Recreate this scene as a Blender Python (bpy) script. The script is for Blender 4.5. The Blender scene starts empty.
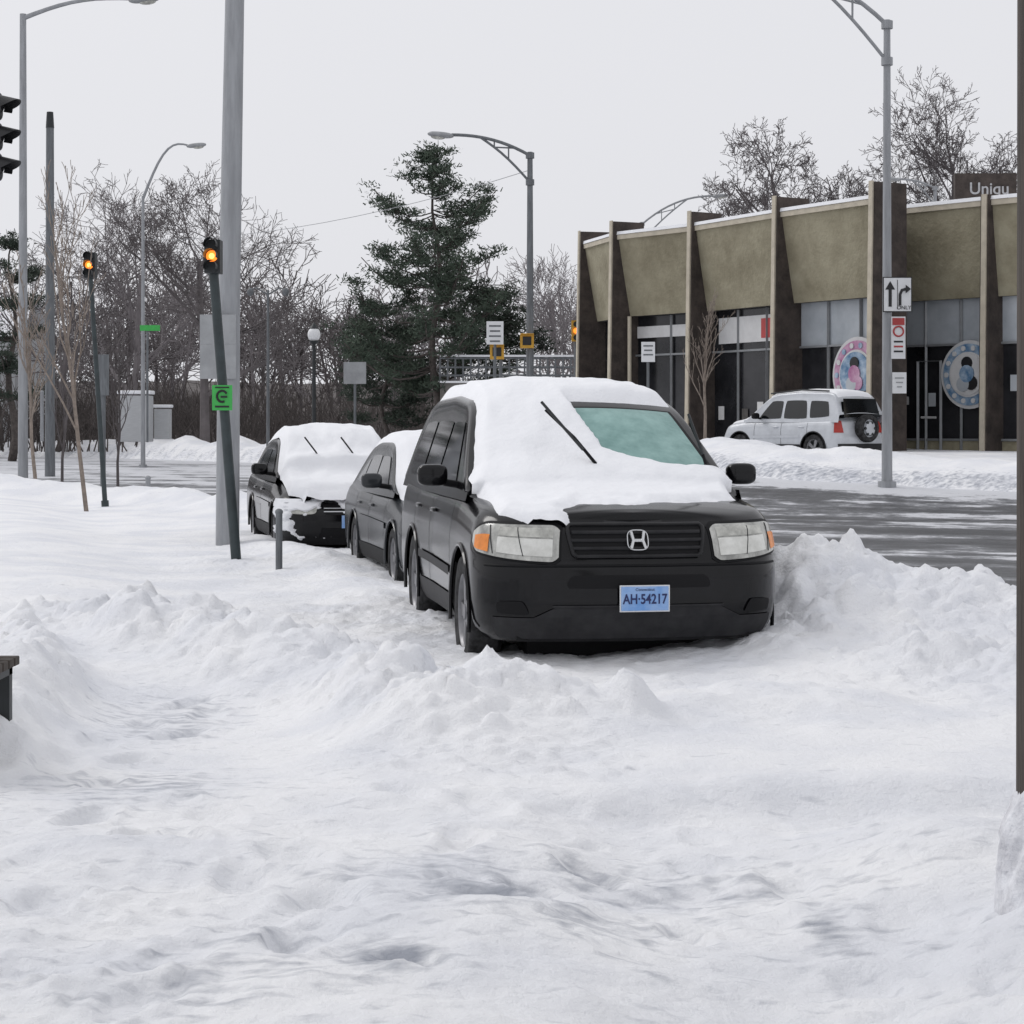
import bpy, math, random, bmesh
import numpy as np
from mathutils import Vector, Matrix
from mathutils.bvhtree import BVHTree
random.seed(7)
F=2000.0; HY=425.0; CZ=1.6
def XD(px,d): return (px-512)/F*d
def ZD(py,d): return CZ-(py-HY)/F*d
def W(px,py,d): return Vector((XD(px,d),d,ZD(py,d)))
scene=bpy.context.scene
scene.view_settings.view_transform='Standard'; scene.view_settings.look='None'; scene.view_settings.exposure=0
# ------------------------------------------------------------------ materials
def mat(name,col,rough=.6,metal=0.,var=0.,vscale=4.,bump=0.,bscale=40.,emit=None,estr=0.,col2=None,spec=.5,coat=0.,stretch=(1,1,1),bdist=.01):
    m=bpy.data.materials.new(name); m.use_nodes=True; nt=m.node_tree; b=nt.nodes['Principled BSDF']
    b.inputs['Base Color'].default_value=(*col,1); b.inputs['Roughness'].default_value=rough; b.inputs['Metallic'].default_value=metal
    b.inputs['Specular IOR Level'].default_value=spec; b.inputs['Coat Weight'].default_value=coat; b.inputs['Coat Roughness'].default_value=.06
    if var>0 or col2 or bump>0:
        tc=nt.nodes.new('ShaderNodeTexCoord'); mp=nt.nodes.new('ShaderNodeMapping'); mp.inputs['Scale'].default_value=stretch
        nt.links.new(tc.outputs['Object'],mp.inputs['Vector'])
    if var>0 or col2:
        n=nt.nodes.new('ShaderNodeTexNoise'); n.inputs['Scale'].default_value=vscale; n.inputs['Detail'].default_value=6; n.inputs['Roughness'].default_value=.65
        nt.links.new(mp.outputs[0],n.inputs['Vector'])
        r=nt.nodes.new('ShaderNodeValToRGB'); r.color_ramp.elements[0].position=.35; r.color_ramp.elements[1].position=.66
        c2=col2 if col2 else tuple(min(1,c*(1+var)) for c in col); c1=col if col2 else tuple(c*(1-var) for c in col)
        r.color_ramp.elements[0].color=(*c1,1); r.color_ramp.elements[1].color=(*c2,1)
        nt.links.new(n.outputs[0],r.inputs[0]); nt.links.new(r.outputs[0],b.inputs['Base Color'])
    if bump>0:
        n2=nt.nodes.new('ShaderNodeTexNoise'); n2.inputs['Scale'].default_value=bscale; n2.inputs['Detail'].default_value=5
        nt.links.new(mp.outputs[0],n2.inputs['Vector'])
        bp=nt.nodes.new('ShaderNodeBump'); bp.inputs['Strength'].default_value=bump; bp.inputs['Distance'].default_value=bdist
        nt.links.new(n2.outputs[0],bp.inputs['Height']); nt.links.new(bp.outputs[0],b.inputs['Normal'])
    if emit:
        b.inputs['Emission Color'].default_value=(*emit,1); b.inputs['Emission Strength'].default_value=estr
    return m
M_black=mat('black_paint',(.004,.004,.005),.14,var=.3,vscale=9,coat=.0,spec=.32)
M_blackdirty=mat('road_salt_black',(.010,.010,.011),.4,col2=(.024,.024,.026),vscale=5,spec=.3)
M_gray=mat('gray_paint',(.026,.029,.033),.22,var=.15,vscale=6,spec=.4)
M_silver=mat('silver_paint',(.5,.52,.55),.4,metal=.25,var=.08,coat=.3)
M_glass=mat('tinted_glass',(.006,.007,.008),.05,var=.3,vscale=3,spec=.6)
M_wind=mat('windscreen_painted_reflection',(.13,.27,.25),.12,col2=(.27,.45,.42),vscale=4,spec=.6)  # clear glass; its teal reflection is painted into the base colour
M_plastic=mat('black_trim',(.007,.007,.008),.6,bump=.2,bscale=200,spec=.2)
M_clad=mat('grey_cladding',(.030,.030,.032),.6,col2=(.016,.016,.018),vscale=8,spec=.25)
M_tyre=mat('tyre_rubber',(.012,.012,.012),.85,col2=(.06,.06,.062),vscale=12,spec=.2)
M_rim=mat('alloy_rim',(.22,.22,.23),.4,metal=.6,var=.2,vscale=10)
M_chrome=mat('chrome',(.62,.63,.64),.2,metal=.9,var=.05)
M_lens=mat('headlamp_lens',(.30,.30,.275),.15,col2=(.60,.60,.55),vscale=9,spec=.6)
M_lens2=mat('headlamp_glass',(.24,.24,.225),.10,col2=(.58,.58,.54),vscale=6,spec=.7,stretch=(1.6,1.6,.8))
M_reflector=mat('lamp_reflector',(.56,.56,.52),.12,col2=(.74,.74,.70),vscale=11,spec=.6)
M_amber=mat('amber_lens',(.75,.24,.04),.25,var=.15,vscale=20)
M_red=mat('red_lens',(.38,.03,.02),.3,var=.15,vscale=20)
M_plate=mat('plate_blue',(.12,.30,.66),.45,col2=(.42,.56,.78),vscale=3)
M_platetext=mat('plate_text',(.012,.02,.10),.5,var=.1)
M_snowcar=mat('settled_snow',(.85,.86,.885),.75,bump=.4,bscale=26,bdist=.015,var=.015)
M_steel=mat('galvanised_steel',(.30,.31,.325),.55,metal=.1,var=.15,vscale=3,stretch=(4,4,.5))
M_steeld=mat('weathered_steel',(.14,.15,.16),.6,var=.25,vscale=4,stretch=(4,4,.5))
M_dark=mat('dark_metal',(.015,.018,.02),.5,var=.3)
M_darkgreen=mat('dark_green_metal',(.03,.042,.045),.5,var=.3)
M_wood=mat('pole_wood',(.055,.045,.038),.85,var=.35,vscale=6,stretch=(6,6,.4),bump=.5,bscale=20)
M_white=mat('sign_white',(.75,.76,.77),.5,var=.05)
M_faded=mat('faded_lettering',(.40,.40,.41),.6,var=.2,vscale=8)
M_signblack=mat('sign_black',(.012,.012,.014),.5,var=.1)
M_signgreen=mat('sign_green',(.05,.42,.08),.5,var=.1)
M_signgrey=mat('sign_back_aluminium',(.33,.34,.35),.5,metal=.2,var=.12)
M_signred=mat('sign_red',(.42,.05,.05),.5,var=.1)
M_yellow=mat('signal_yellow',(.55,.30,.03),.5,var=.15)
M_ambglow=mat('lit_amber',(1,.3,.03),.4,emit=(1.,.22,.02),estr=1.6,var=.02)
M_ambcore=mat('lit_amber_core',(1,.6,.1),.4,emit=(1.,.58,.15),estr=2.2,var=.02)
M_bark=mat('bark',(.085,.072,.066),.9,var=.35,vscale=8)
M_barkfar=mat('bark_far_hazed',(.225,.205,.21),.95,var=.15,vscale=1)  # distance haze painted in as a paler, pinkish grey bark
M_barkmid=mat('bark_mid_hazed',(.13,.116,.117),.95,var=.25,vscale=1)  # bark lightened less than the far one, haze put into the colour
M_scrub=mat('scrub_bark',(.078,.066,.062),.95,var=.35,vscale=1)
M_sapl=mat('sapling_bark',(.24,.20,.17),.9,var=.25,vscale=8)
M_needle=mat('pine_needles_hazed',(.042,.060,.045),.9,col2=(.105,.132,.100),vscale=1.3,spec=.2)  # greens raised so the colour itself carries the distance haze
M_needle2=mat('pine_needles_dark',(.036,.049,.039),.9,col2=(.08,.097,.077),vscale=1.1,spec=.2)
M_tan=mat('aggregate_panel',(.225,.200,.135),.9,col2=(.345,.315,.225),vscale=1.1,bump=.7,bscale=9,bdist=.04)
M_cream=mat('cream_trim',(.50,.45,.36),.7,var=.12,vscale=3)
M_brick=mat('brown_brick_fin',(.034,.027,.024),.9,col2=(.078,.062,.054),vscale=2.5,bump=.6,bscale=9,bdist=.03)
M_soffit=mat('soffit',(.08,.075,.07),.9,var=.2)
M_store=mat('storefront_glass',(.010,.011,.013),.14,col2=(.036,.036,.040),vscale=.6,spec=.4)
M_trans=mat('transom_panel',(.30,.33,.36),.35,col2=(.48,.51,.54),vscale=.5)
M_frame=mat('aluminium_frame',(.25,.26,.27),.45,metal=.3,var=.1)
M_bandw=mat('sign_band',(.6,.6,.6),.6,var=.06)
M_pink=mat('mural_pink',(.36,.12,.26),.5,col2=(.58,.38,.5),vscale=3)
M_blue=mat('mural_blue',(.06,.16,.30),.5,col2=(.45,.55,.65),vscale=3)
M_conc=mat('concrete',(.20,.19,.175),.9,var=.25,vscale=.8)
M_houses=mat('house_siding',(.46,.47,.48),.8,var=.08,stretch=(1,1,12))
# ------------------------------------------------------------------ mesh builder
class MB:
    def __init__(s): s.v=[];s.f=[];s.mi=[];s.mats=[]
    def m(s,mt):
        if mt not in s.mats: s.mats.append(mt)
        return s.mats.index(mt)
    def add(s,vs,fs,mt):
        o=len(s.v); s.v+=[tuple(v) for v in vs]; s.f+=[tuple(i+o for i in f) for f in fs]; s.mi+=[s.m(mt)]*len(fs)
    def box(s,c,size,mt,rot=None):
        c=Vector(c); hx,hy,hz=[k/2 for k in size]
        vs=[Vector((x,y,z)) for x in(-hx,hx) for y in(-hy,hy) for z in(-hz,hz)]
        if rot is not None: vs=[rot@v for v in vs]
        s.add([v+c for v in vs],[(0,1,3,2),(4,6,7,5),(0,4,5,1),(2,3,7,6),(0,2,6,4),(1,5,7,3)],mt)
    def tube(s,pts,rad,mt,n=8,caps=True):
        pts=[Vector(p) for p in pts]
        if not hasattr(rad,'__len__'): rad=[rad]*len(pts)
        vs=[];fs=[]; up=None
        for i,p in enumerate(pts):
            t=(pts[min(i+1,len(pts)-1)]-pts[max(i-1,0)])
            if t.length<1e-9: t=Vector((0,0,1))
            t.normalize()
            if up is None: up=t.orthogonal().normalized()
            else:
                up=up-t*up.dot(t)
                up=up.normalized() if up.length>1e-6 else t.orthogonal().normalized()
            q=t.cross(up)
            for k in range(n):
                a=2*math.pi*k/n; vs.append(p+(up*math.cos(a)+q*math.sin(a))*rad[i])
        for i in range(len(pts)-1):
            for k in range(n):
                a=i*n+k;b=i*n+(k+1)%n; fs.append((a,b,b+n,a+n))
        if caps:
            fs.append(tuple(range(n))[::-1]); fs.append(tuple((len(pts)-1)*n+k for k in range(n)))
        s.add(vs,fs,mt)
    def lathe(s,prof,mt,M=None,n=28):
        M=M or Matrix(); vs=[];fs=[]
        for r,h in prof:
            for k in range(n):
                a=2*math.pi*k/n; vs.append(M@Vector((r*math.cos(a),r*math.sin(a),h)))
        for i in range(len(prof)-1):
            for k in range(n):
                a=i*n+k;b=i*n+(k+1)%n; fs.append((a,b,b+n,a+n))
        s.add(vs,fs,mt)
    def disc(s,c,nrm,r,mt,thick=.02,n=28,ry=None):
        c=Vector(c);nrm=Vector(nrm).normalized(); q=nrm.to_track_quat('Z','Y').to_matrix().to_4x4()
        M=Matrix.Translation(c)@q
        if ry: M=M@Matrix.Diagonal((1,ry/r,1,1))
        s.lathe([(0.0001,thick/2),(r,thick/2),(r,-thick/2),(0.0001,-thick/2)],mt,M,n)
    def blob(s,c,size,mt,e=.6,nu=20,nv=12,rot=None):
        c=Vector(c);vs=[];fs=[]
        f=lambda t: math.copysign(abs(t)**e,t)
        for j in range(nv+1):
            ph=-math.pi/2+math.pi*j/nv
            for i in range(nu):
                th=2*math.pi*i/nu
                v=Vector((size[0]/2*f(math.cos(ph))*f(math.cos(th)),size[1]/2*f(math.cos(ph))*f(math.sin(th)),size[2]/2*f(math.sin(ph))))
                if rot is not None: v=rot@v
                vs.append(c+v)
        for j in range(nv):
            for i in range(nu):
                a=j*nu+i;b=j*nu+(i+1)%nu; fs.append((a,b,b+nu,a+nu))
        s.add(vs,fs,mt)
    def obj(s,name,parent=None,ang=38,bevel=0,merge=False):
        me=bpy.data.meshes.new(name); me.from_pydata(s.v,[],s.f)
        for m_ in s.mats: me.materials.append(m_)
        me.polygons.foreach_set('material_index',s.mi); me.polygons.foreach_set('use_smooth',[True]*len(s.f))
        if merge:
            bm=bmesh.new(); bm.from_mesh(me); bmesh.ops.remove_doubles(bm,verts=bm.verts,dist=.0008); bmesh.ops.recalc_face_normals(bm,faces=bm.faces); bm.to_mesh(me); bm.free()
        me.update()
        if ang<170: me.set_sharp_from_angle(angle=math.radians(ang))
        o=bpy.data.objects.new(name,me); scene.collection.objects.link(o)
        if parent: o.parent=parent
        if bevel:
            b=o.modifiers.new('Bevel','BEVEL'); b.width=bevel; b.segments=2; b.limit_method='ANGLE'
        return o
def empty(name,M=None):
    e=bpy.data.objects.new(name,None); scene.collection.objects.link(e)
    if M is not None: e.matrix_world=M
    return e
def text(name,body,size,M,mt,parent=None,ext=.002,bold=.0):
    c=bpy.data.curves.new(name,'FONT'); c.body=body; c.size=size; c.extrude=ext; c.align_x='CENTER'; c.align_y='CENTER'; c.offset=bold
    c.materials.append(mt); o=bpy.data.objects.new(name,c); scene.collection.objects.link(o)
    if parent: o.parent=parent
    o.matrix_local=M; return o
RX90=Matrix.Rotation(math.pi/2,4,'X')
# ------------------------------------------------------------------ noise
def _h(xi,yi,seed):
    h=(xi*374761393+yi*668265263+seed*974634777)&0x7fffffff
    h=((h^(h>>13))*1274126177)&0x7fffffff
    return ((h^(h>>16))&0xffffff)/float(0xffffff)
def vnoise(x,y,seed=0):
    x=np.asarray(x,float);y=np.asarray(y,float)
    xi=np.floor(x).astype(np.int64);yi=np.floor(y).astype(np.int64);fx=x-xi;fy=y-yi
    fx=fx*fx*fx*(fx*(fx*6-15)+10);fy=fy*fy*fy*(fy*(fy*6-15)+10)
    a=_h(xi,yi,seed);b=_h(xi+1,yi,seed);c=_h(xi,yi+1,seed);d=_h(xi+1,yi+1,seed)
    return (a*(1-fx)+b*fx)*(1-fy)+(c*(1-fx)+d*fx)*fy
def fbm(x,y,o=4,seed=0):
    t=0;a=.5;s=0
    for k in range(o):
        ca,sa=math.cos(.6*k),math.sin(.6*k)
        t=t+a*vnoise((x*ca-y*sa)*2**k,(x*sa+y*ca)*2**k,seed+k*17); s+=a; a*=.5
    return t/s-.5
def clods(x,y,seed,p=.55):
    xi=np.floor(x).astype(np.int64);yi=np.floor(y).astype(np.int64);out=np.zeros(x.shape)
    for di in(-1,0,1):
        for dj in(-1,0,1):
            a=_h(xi+di,yi+dj,seed);b=_h(xi+di,yi+dj,seed+1);c=_h(xi+di,yi+dj,seed+2);e=_h(xi+di,yi+dj,seed+3)
            dx=x-(xi+di+a);dy=y-(yi+dj+b); r=.30+.42*c; al=e*3.14; ddx=dx*np.cos(al)+dy*np.sin(al);ddy=(-dx*np.sin(al)+dy*np.cos(al))*1.5
            q=np.clip(1-(ddx*ddx+ddy*ddy)/(r*r),0,1); out=np.maximum(out,np.where(_h(xi+di,yi+dj,seed+4)<p,q**.65*r,0))
    return out
def sst(a,b,x):
    t=np.clip((x-a)/(b-a),0,1); return t*t*(3-2*t)
def seg_d(X,Y,a,b):
    ax,ay=a;bx,by=b; dx,dy=bx-ax,by-ay
    t=np.clip(((X-ax)*dx+(Y-ay)*dy)/(dx*dx+dy*dy),0,1)
    return np.hypot(X-ax-t*dx,Y-ay-t*dy),t
def poly_sd(X,Y,P):
    d=np.full(X.shape,1e9);ins=np.zeros(X.shape,bool);n=len(P)
    for i in range(n):
        a=P[i];b=P[(i+1)%n]; dd,_=seg_d(X,Y,a,b); d=np.minimum(d,dd)
        c=((a[1]>Y)!=(b[1]>Y)); xx=(b[0]-a[0])*(Y-a[1])/((b[1]-a[1])+1e-12)+a[0]; ins^=(c&(X<xx))
    return np.where(ins,-d,d)
ROAD=[(60,2),(30,6),(12,11.3),(8,12.2),(4.6,13.9),(3.3,14.9),(2.6,16.2),(2.0,19),(1.0,23.5),(-1.5,30),(-6,38.5),(-12,45),(-25,52),(-90,70),
      (-90,135),(-40,112),(-20,98),(-9,82),(-3,66),(1.5,52),(4.9,43.2),(10.2,40),(20,37),(60,32)]
def baseZ(X,Y): return .8*sst(34,50,Y)*sst(-3,4,X)
def ridge(X,Y,pts,w):
    out=np.zeros(X.shape)
    for (a,b) in zip(pts[:-1],pts[1:]):
        d,t=seg_d(X,Y,a[:2],b[:2]); h=a[2]+(b[2]-a[2])*t
        out=np.maximum(out,h*np.exp(-(d/w)**2))
    return out
rf=random.Random(19); STEPS=[]
for (x0,y0,x1,y1,n) in((-1.2,5.0,.4,8.0,8),(1.3,5.2,.6,7.9,7),(-.3,5.3,-1.3,7.9,7),(-1.9,8.2,-1.7,11.2,8),(.5,6.0,-.6,8.8,7),(-1.7,5.4,-1.4,8.2,7)):
    L_=math.hypot(x1-x0,y1-y0); ux,uy=(x1-x0)/L_,(y1-y0)/L_
    for k in range(n):
        t=(k+.5)/n; s=.13*(1 if k%2 else -1); STEPS.append((x0+(x1-x0)*t-uy*s+rf.uniform(-.06,.06),y0+(y1-y0)*t+ux*s+rf.uniform(-.08,.08),ux+rf.uniform(-.3,.3),uy+rf.uniform(-.3,.3),rf.uniform(.016,.045)))
def groundZ(X,Y,fine=True):
    B=baseZ(X,Y)
    wob=.35*fbm(X*.9,Y*.9,4,3)
    sd=poly_sd(X,Y,ROAD)+wob
    near=1-sst(3,25,np.hypot(X-2.5,Y-14))
    farside=((Y>X*0.0+36)&(sd>-1)).astype(float)*sst(36,40,Y)
    h=.13+.0*X
    h=h+.14*sst(13,17,Y)*(1-sst(-3.2,-1.6,X+.28*(Y-14)))
    Abank=.26+.10*near+ .06*farside+ .42*sst(50,66,Y)
    lump=1+1.5*fbm(X*.8,Y*.8,5,21)
    bank=Abank*np.exp(-((sd-.9-.8*farside)/(.75+.8*farside))**2)*lump
    h=h+bank
    h=h+sst(2,6,sd)*.35*sst(52,64,Y)
    PR=ridge(X,Y,[(2.0,14.0,.40),(2.5,13.5,.34),(3.2,12.9,.21),(4.5,12.2,.22),(9,10.6,.3)],.60)*(1+1.2*fbm(X*1.9,Y*1.9,4,5))
    PR2=ridge(X,Y,[(1.85,12.8,.16),(2.6,11.9,.16),(3.4,11.4,.18),(6,10.6,.18)],.7)*(1+1.2*fbm(X*1.8,Y*1.8,4,25))
    PL=ridge(X,Y,[(-3.2,14.2,.20),(-2.3,13.0,.27),(-1.35,11.7,.31),(-.68,10.4,.28),(-.36,9.55,.18)],.42)*(1+1.3*fbm(X*2.0,Y*2.0,4,8))
    PM=ridge(X,Y,[(-1.8,12.8,.08),(-.5,11.2,.08),(.8,10.4,.08),(1.6,10.6,.08)],.5)*(1+1.2*fbm(X*1.7,Y*1.7,4,18))
    PE=ridge(X,Y,[(-3.3,13.2,.14),(-2.75,11.6,.22),(-2.5,10.2,.26),(-2.3,8.9,.18)],.30)*(1+1.0*fbm(X*2,Y*2,3,9))
    PB=ridge(X,Y,[(-.10,10.0,.16),(.45,9.75,.18)],.32)*(1+1.0*fbm(X*2.4,Y*2.4,3,19))
    PS=ridge(X,Y,[(-.56,13.6,.02),(-1.15,16.8,.06),(-1.6,19.3,.08),(-2.3,22.5,.09),(-3.2,25.0,.10)],.35)
    piles=PR+PR2+PL+PM+PE+PB
    h=h+piles+PS
    path=np.exp(-(((X+1.50+.12*(Y-9.7))/.74)**4+((Y-9.9)/1.9)**4))
    h=h*(1-.82*path)+.045*path
    e=Y-8.15-.25*fbm(X*.8,X*.1,3,31)-.05*X
    h=h-.11*(1-sst(-.25,.06,e))*sst(-.1,.6,X)-.03*(1-sst(-.6,.2,e))
    h=h+.34*np.exp(-(((X-1.85)/.52)**2+((Y-5.6)/1.1)**2))*(1+.9*fbm(X*3,Y*3,3,14))
    h=h+.12*np.exp(-(((X-1.6)/.45)**2+((Y-7.2)/.5)**2))
    nearw=1-sst(14,40,Y)
    smooth_shelf=np.exp(-((Y-8.95)/.6)**2)*sst(.2,.8,X)
    rough=(1-.85*smooth_shelf)*(1-.6*path)
    field=sst(14.5,17,Y)*(1-sst(-2,-1,X+.25*(Y-14)))
    rough=rough*(1-.6*field)
    tram=1-sst(7.2,8.6,Y)
    h=h+.08*fbm(X*.7,Y*.7,3,40)*(1-.5*smooth_shelf)
    h=h+nearw*rough*(.07*fbm(X*2.3,Y*2.3,4,41)+.042*fbm(X*6,Y*6,4,42)*(.6+.5*sst(9,10.5,Y)))
    pm=sst(.06,.18,piles)+.45*sst(.08,.3,bank)*(sd>.1)
    pm=np.clip(pm,0,1)
    sparse=sst(.0,.20,fbm(X*.8,Y*.8,3,61))
    h=h+nearw*rough*(clods(X*3.1,Y*3.1,80,.42)*.13*pm+clods(X*6.5,Y*6.5,90,.5)*.072*(pm+.32*sparse)+clods(X*13,Y*13,95,.45)*.038*(pm*.9+.2+.6*sparse))
    h=h+tram*(.055*fbm(X*1.2+Y*.5,Y*4.0,4,50)+.032*fbm(X*6,Y*8,4,52))
    if fine:
        for (fx,fy,ux,uy,dp) in STEPS:
            m=(np.abs(X-fx)<.4)&(np.abs(Y-fy)<.4)
            if not m.any(): continue
            a=(X[m]-fx)*ux+(Y[m]-fy)*uy; b=-(X[m]-fx)*uy+(Y[m]-fy)*ux; q=np.sqrt((a/.17)**2+(b/.08)**2)
            h[m]+= -dp*(1-sst(.6,1.15,q))+.3*dp*np.exp(-((q-1.35)/.28)**2)
    h=B+h
    fall=sst(-.30,.35,sd)
    return (B-.10)*(1-fall)+h*fall, sd, tram, pm
def axis(segs):
    out=[segs[0][0]]
    for a,b,s in segs:
        n=max(1,int(round((b-a)/s))); out+=list(a+(b-a)*(np.arange(n)+1)/n)
    return np.array(out)
def grid_obj(name,xs,ys,Z,mt,attrs={},keep=None):
    ny,nx=Z.shape; X,Y=np.meshgrid(xs,ys)
    co=np.stack([X.ravel(),Y.ravel(),Z.ravel()],1).astype(np.float32)
    j,i=np.meshgrid(np.arange(ny-1),np.arange(nx-1),indexing='ij'); a=(j*nx+i)
    q=np.stack([a,a+1,a+1+nx,a+nx],-1).reshape(-1,4)
    if keep is not None: q=q[keep[:-1,:-1].ravel()]
    me=bpy.data.meshes.new(name); me.vertices.add(len(co)); me.vertices.foreach_set('co',co.ravel())
    me.loops.add(q.size); me.loops.foreach_set('vertex_index',q.ravel().astype(np.int32))
    me.polygons.add(len(q)); me.polygons.foreach_set('loop_start',(np.arange(len(q))*4).astype(np.int32)); me.polygons.foreach_set('loop_total',np.full(len(q),4,np.int32))
    me.update(calc_edges=True); me.validate()
    me.polygons.foreach_set('use_smooth',np.ones(len(me.polygons),bool))
    for k,vv in attrs.items():
        at=me.attributes.new(k,'FLOAT','POINT'); at.data.foreach_set('value',vv.ravel().astype(np.float32))
    me.materials.append(mt); o=bpy.data.objects.new(name,me); scene.collection.objects.link(o); return o
def snow_mat():
    m=bpy.data.materials.new('snow_ground'); m.use_nodes=True; nt=m.node_tree; b=nt.nodes['Principled BSDF']; L=nt.links.new
    tc=nt.nodes.new('ShaderNodeTexCoord')
    n=nt.nodes.new('ShaderNodeTexNoise'); n.inputs['Scale'].default_value=1.3; n.inputs['Detail'].default_value=7
    L(tc.outputs['Object'],n.inputs['Vector'])
    r=nt.nodes.new('ShaderNodeValToRGB'); r.color_ramp.elements[0].color=(.79,.805,.845,1); r.color_ramp.elements[1].color=(.90,.905,.92,1)
    r.color_ramp.elements[0].position=.35; r.color_ramp.elements[1].position=.6
    L(n.outputs[0],r.inputs[0])
    at=nt.nodes.new('ShaderNodeAttribute'); at.attribute_name='slush'
    n3=nt.nodes.new('ShaderNodeTexNoise'); n3.inputs['Scale'].default_value=12; n3.inputs['Detail'].default_value=8
    mp=nt.nodes.new('ShaderNodeMapping'); mp.inputs['Scale'].default_value=(.7,1.4,1); L(tc.outputs['Object'],mp.inputs['Vector']); L(mp.outputs[0],n3.inputs['Vector'])
    ma=nt.nodes.new('ShaderNodeMath'); ma.operation='ADD'; L(at.outputs['Fac'],ma.inputs[0]); L(n3.outputs[0],ma.inputs[1])
    r2=nt.nodes.new('ShaderNodeValToRGB'); r2.color_ramp.elements[0].position=.63; r2.color_ramp.elements[1].position=1.08
    L(ma.outputs[0],r2.inputs[0])
    mx=nt.nodes.new('ShaderNodeMixRGB'); mx.inputs[2].default_value=(.36,.38,.43,1); L(r2.outputs[0],mx.inputs[0]); L(r.outputs[0],mx.inputs[1]); L(mx.outputs[0],b.inputs['Base Color'])
    b.inputs['Roughness'].default_value=.7; b.inputs['Specular IOR Level'].default_value=.3
    n2=nt.nodes.new('ShaderNodeTexNoise'); n2.inputs['Scale'].default_value=18; n2.inputs['Detail'].default_value=9; n2.inputs['Roughness'].default_value=.68; L(tc.outputs['Object'],n2.inputs['Vector'])
    bp=nt.nodes.new('ShaderNodeBump'); bp.inputs['Strength'].default_value=.75; bp.inputs['Distance'].default_value=.035
    L(n2.outputs[0],bp.inputs['Height']); L(bp.outputs[0],b.inputs['Normal']); return m
xs=axis([(-600,-120,60),(-120,-30,3),(-30,-8,.35),(-8,-3.8,.09),(-3.8,4.2,.024),(4.2,8,.09),(8,30,.35),(30,120,3),(120,600,60)])
ys=axis([(-60,2,4),(2,4.6,.12),(4.6,9.5,.024),(9.5,15.5,.032),(15.5,24,.08),(24,50,.25),(50,120,.9),(120,200,8),(200,800,60)])
X,Y=np.meshgrid(xs,ys); Z,sd,tram,pm=groundZ(X,Y)
sl=np.zeros(X.shape)
for (px,py,a,wx,wy) in [(490,900,.46,.20,.09),(590,862,.36,.14,.08),(385,975,.49,.12,.10),(450,880,.20,.45,.14),(560,915,.20,.4,.15),(250,985,.16,.4,.2),(140,790,.24,.5,.25),(700,870,.16,.5,.15),(830,915,.30,.1,.12),(170,715,.26,.4,.4)]:
    d=3050/(py-HY); x0=XD(px,d); sl=np.maximum(sl,a*np.exp(-(((X-x0)/wx)**2+((Y-d)/(wy*2.2))**2)))
sl=sl+.05*tram-.05*pm
sl=np.maximum(sl,.34*np.exp(-((sd-.15)/.35)**2))
grid_obj('snow_ground',xs,ys,Z,snow_mat(),{'slush':sl})
def road_mat():
    m=bpy.data.materials.new('wet_asphalt'); m.use_nodes=True; nt=m.node_tree; b=nt.nodes['Principled BSDF']; L=nt.links.new
    tc=nt.nodes.new('ShaderNodeTexCoord')
    def nz(rot,sc,scale,det=7,ro=.68):
        mp=nt.nodes.new('ShaderNodeMapping'); mp.inputs['Rotation'].default_value=(0,0,math.radians(rot)); 
        L(tc.outputs['Object'],mp.inputs['Vector'])
        m2=nt.nodes.new('ShaderNodeMapping'); m2.inputs['Scale'].default_value=sc; L(mp.outputs[0],m2.inputs['Vector'])
        n=nt.nodes.new('ShaderNodeTexNoise'); n.inputs['Scale'].default_value=scale; n.inputs['Detail'].default_value=det; n.inputs['Roughness'].default_value=ro; L(m2.outputs[0],n.inputs['Vector']); return n
    n=nz(24,(.12,.65,1),1.); nb=nz(0,(1,.8,1),1.3,9,.75)
    at=nt.nodes.new('ShaderNodeAttribute'); at.attribute_name='edge'
    ma=nt.nodes.new('ShaderNodeMath'); ma.operation='ADD'; L(at.outputs['Fac'],ma.inputs[0]); L(n.outputs[0],ma.inputs[1])
    mb_=nt.nodes.new('ShaderNodeMath'); mb_.operation='MULTIPLY_ADD'; mb_.inputs[1].default_value=.7; L(nb.outputs[0],mb_.inputs[0]); L(ma.outputs[0],mb_.inputs[2])
    r=nt.nodes.new('ShaderNodeValToRGB'); r.color_ramp.elements[0].position=.70; r.color_ramp.elements[0].color=(.036,.038,.042,1)
    r.color_ramp.elements[1].position=1.0; r.color_ramp.elements[1].color=(.62,.63,.66,1)
    e=r.color_ramp.elements.new(.86); e.color=(.080,.083,.090,1)
    e=r.color_ramp.elements.new(.93); e.color=(.19,.195,.21,1)
    L(mb_.outputs[0],r.inputs[0]); L(r.outputs[0],b.inputs['Base Color'])
    b.inputs['Roughness'].default_value=.45; b.inputs['Specular IOR Level'].default_value=.28
    n2=nt.nodes.new('ShaderNodeTexNoise'); n2.inputs['Scale'].default_value=7; n2.inputs['Detail'].default_value=8; L(tc.outputs['Object'],n2.inputs['Vector'])
    bp=nt.nodes.new('ShaderNodeBump'); bp.inputs['Strength'].default_value=.8; bp.inputs['Distance'].default_value=.05; L(n2.outputs[0],bp.inputs['Height']); L(bp.outputs[0],b.inputs['Normal'])
    return m
xr=axis([(-90,-20,1.5),(-20,20,.25),(20,60,1)]); yr=axis([(2,60,.25),(60,136,1)])
XR,YR=np.meshgrid(xr,yr); sdr=poly_sd(XR,YR,ROAD)
grid_obj('road',xr,yr,baseZ(XR,YR)+.004,road_mat(),{'edge':.28*np.exp(-(sdr/1.7)**2)+.11*np.exp(-((sdr+5.5)/.5)**2)+.11*np.exp(-((sdr+8.6)/.5)**2)+.05*np.exp(-((sdr+12)/1.6)**2)+.16*sst(40,70,YR)},keep=sdr<.5)
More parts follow.
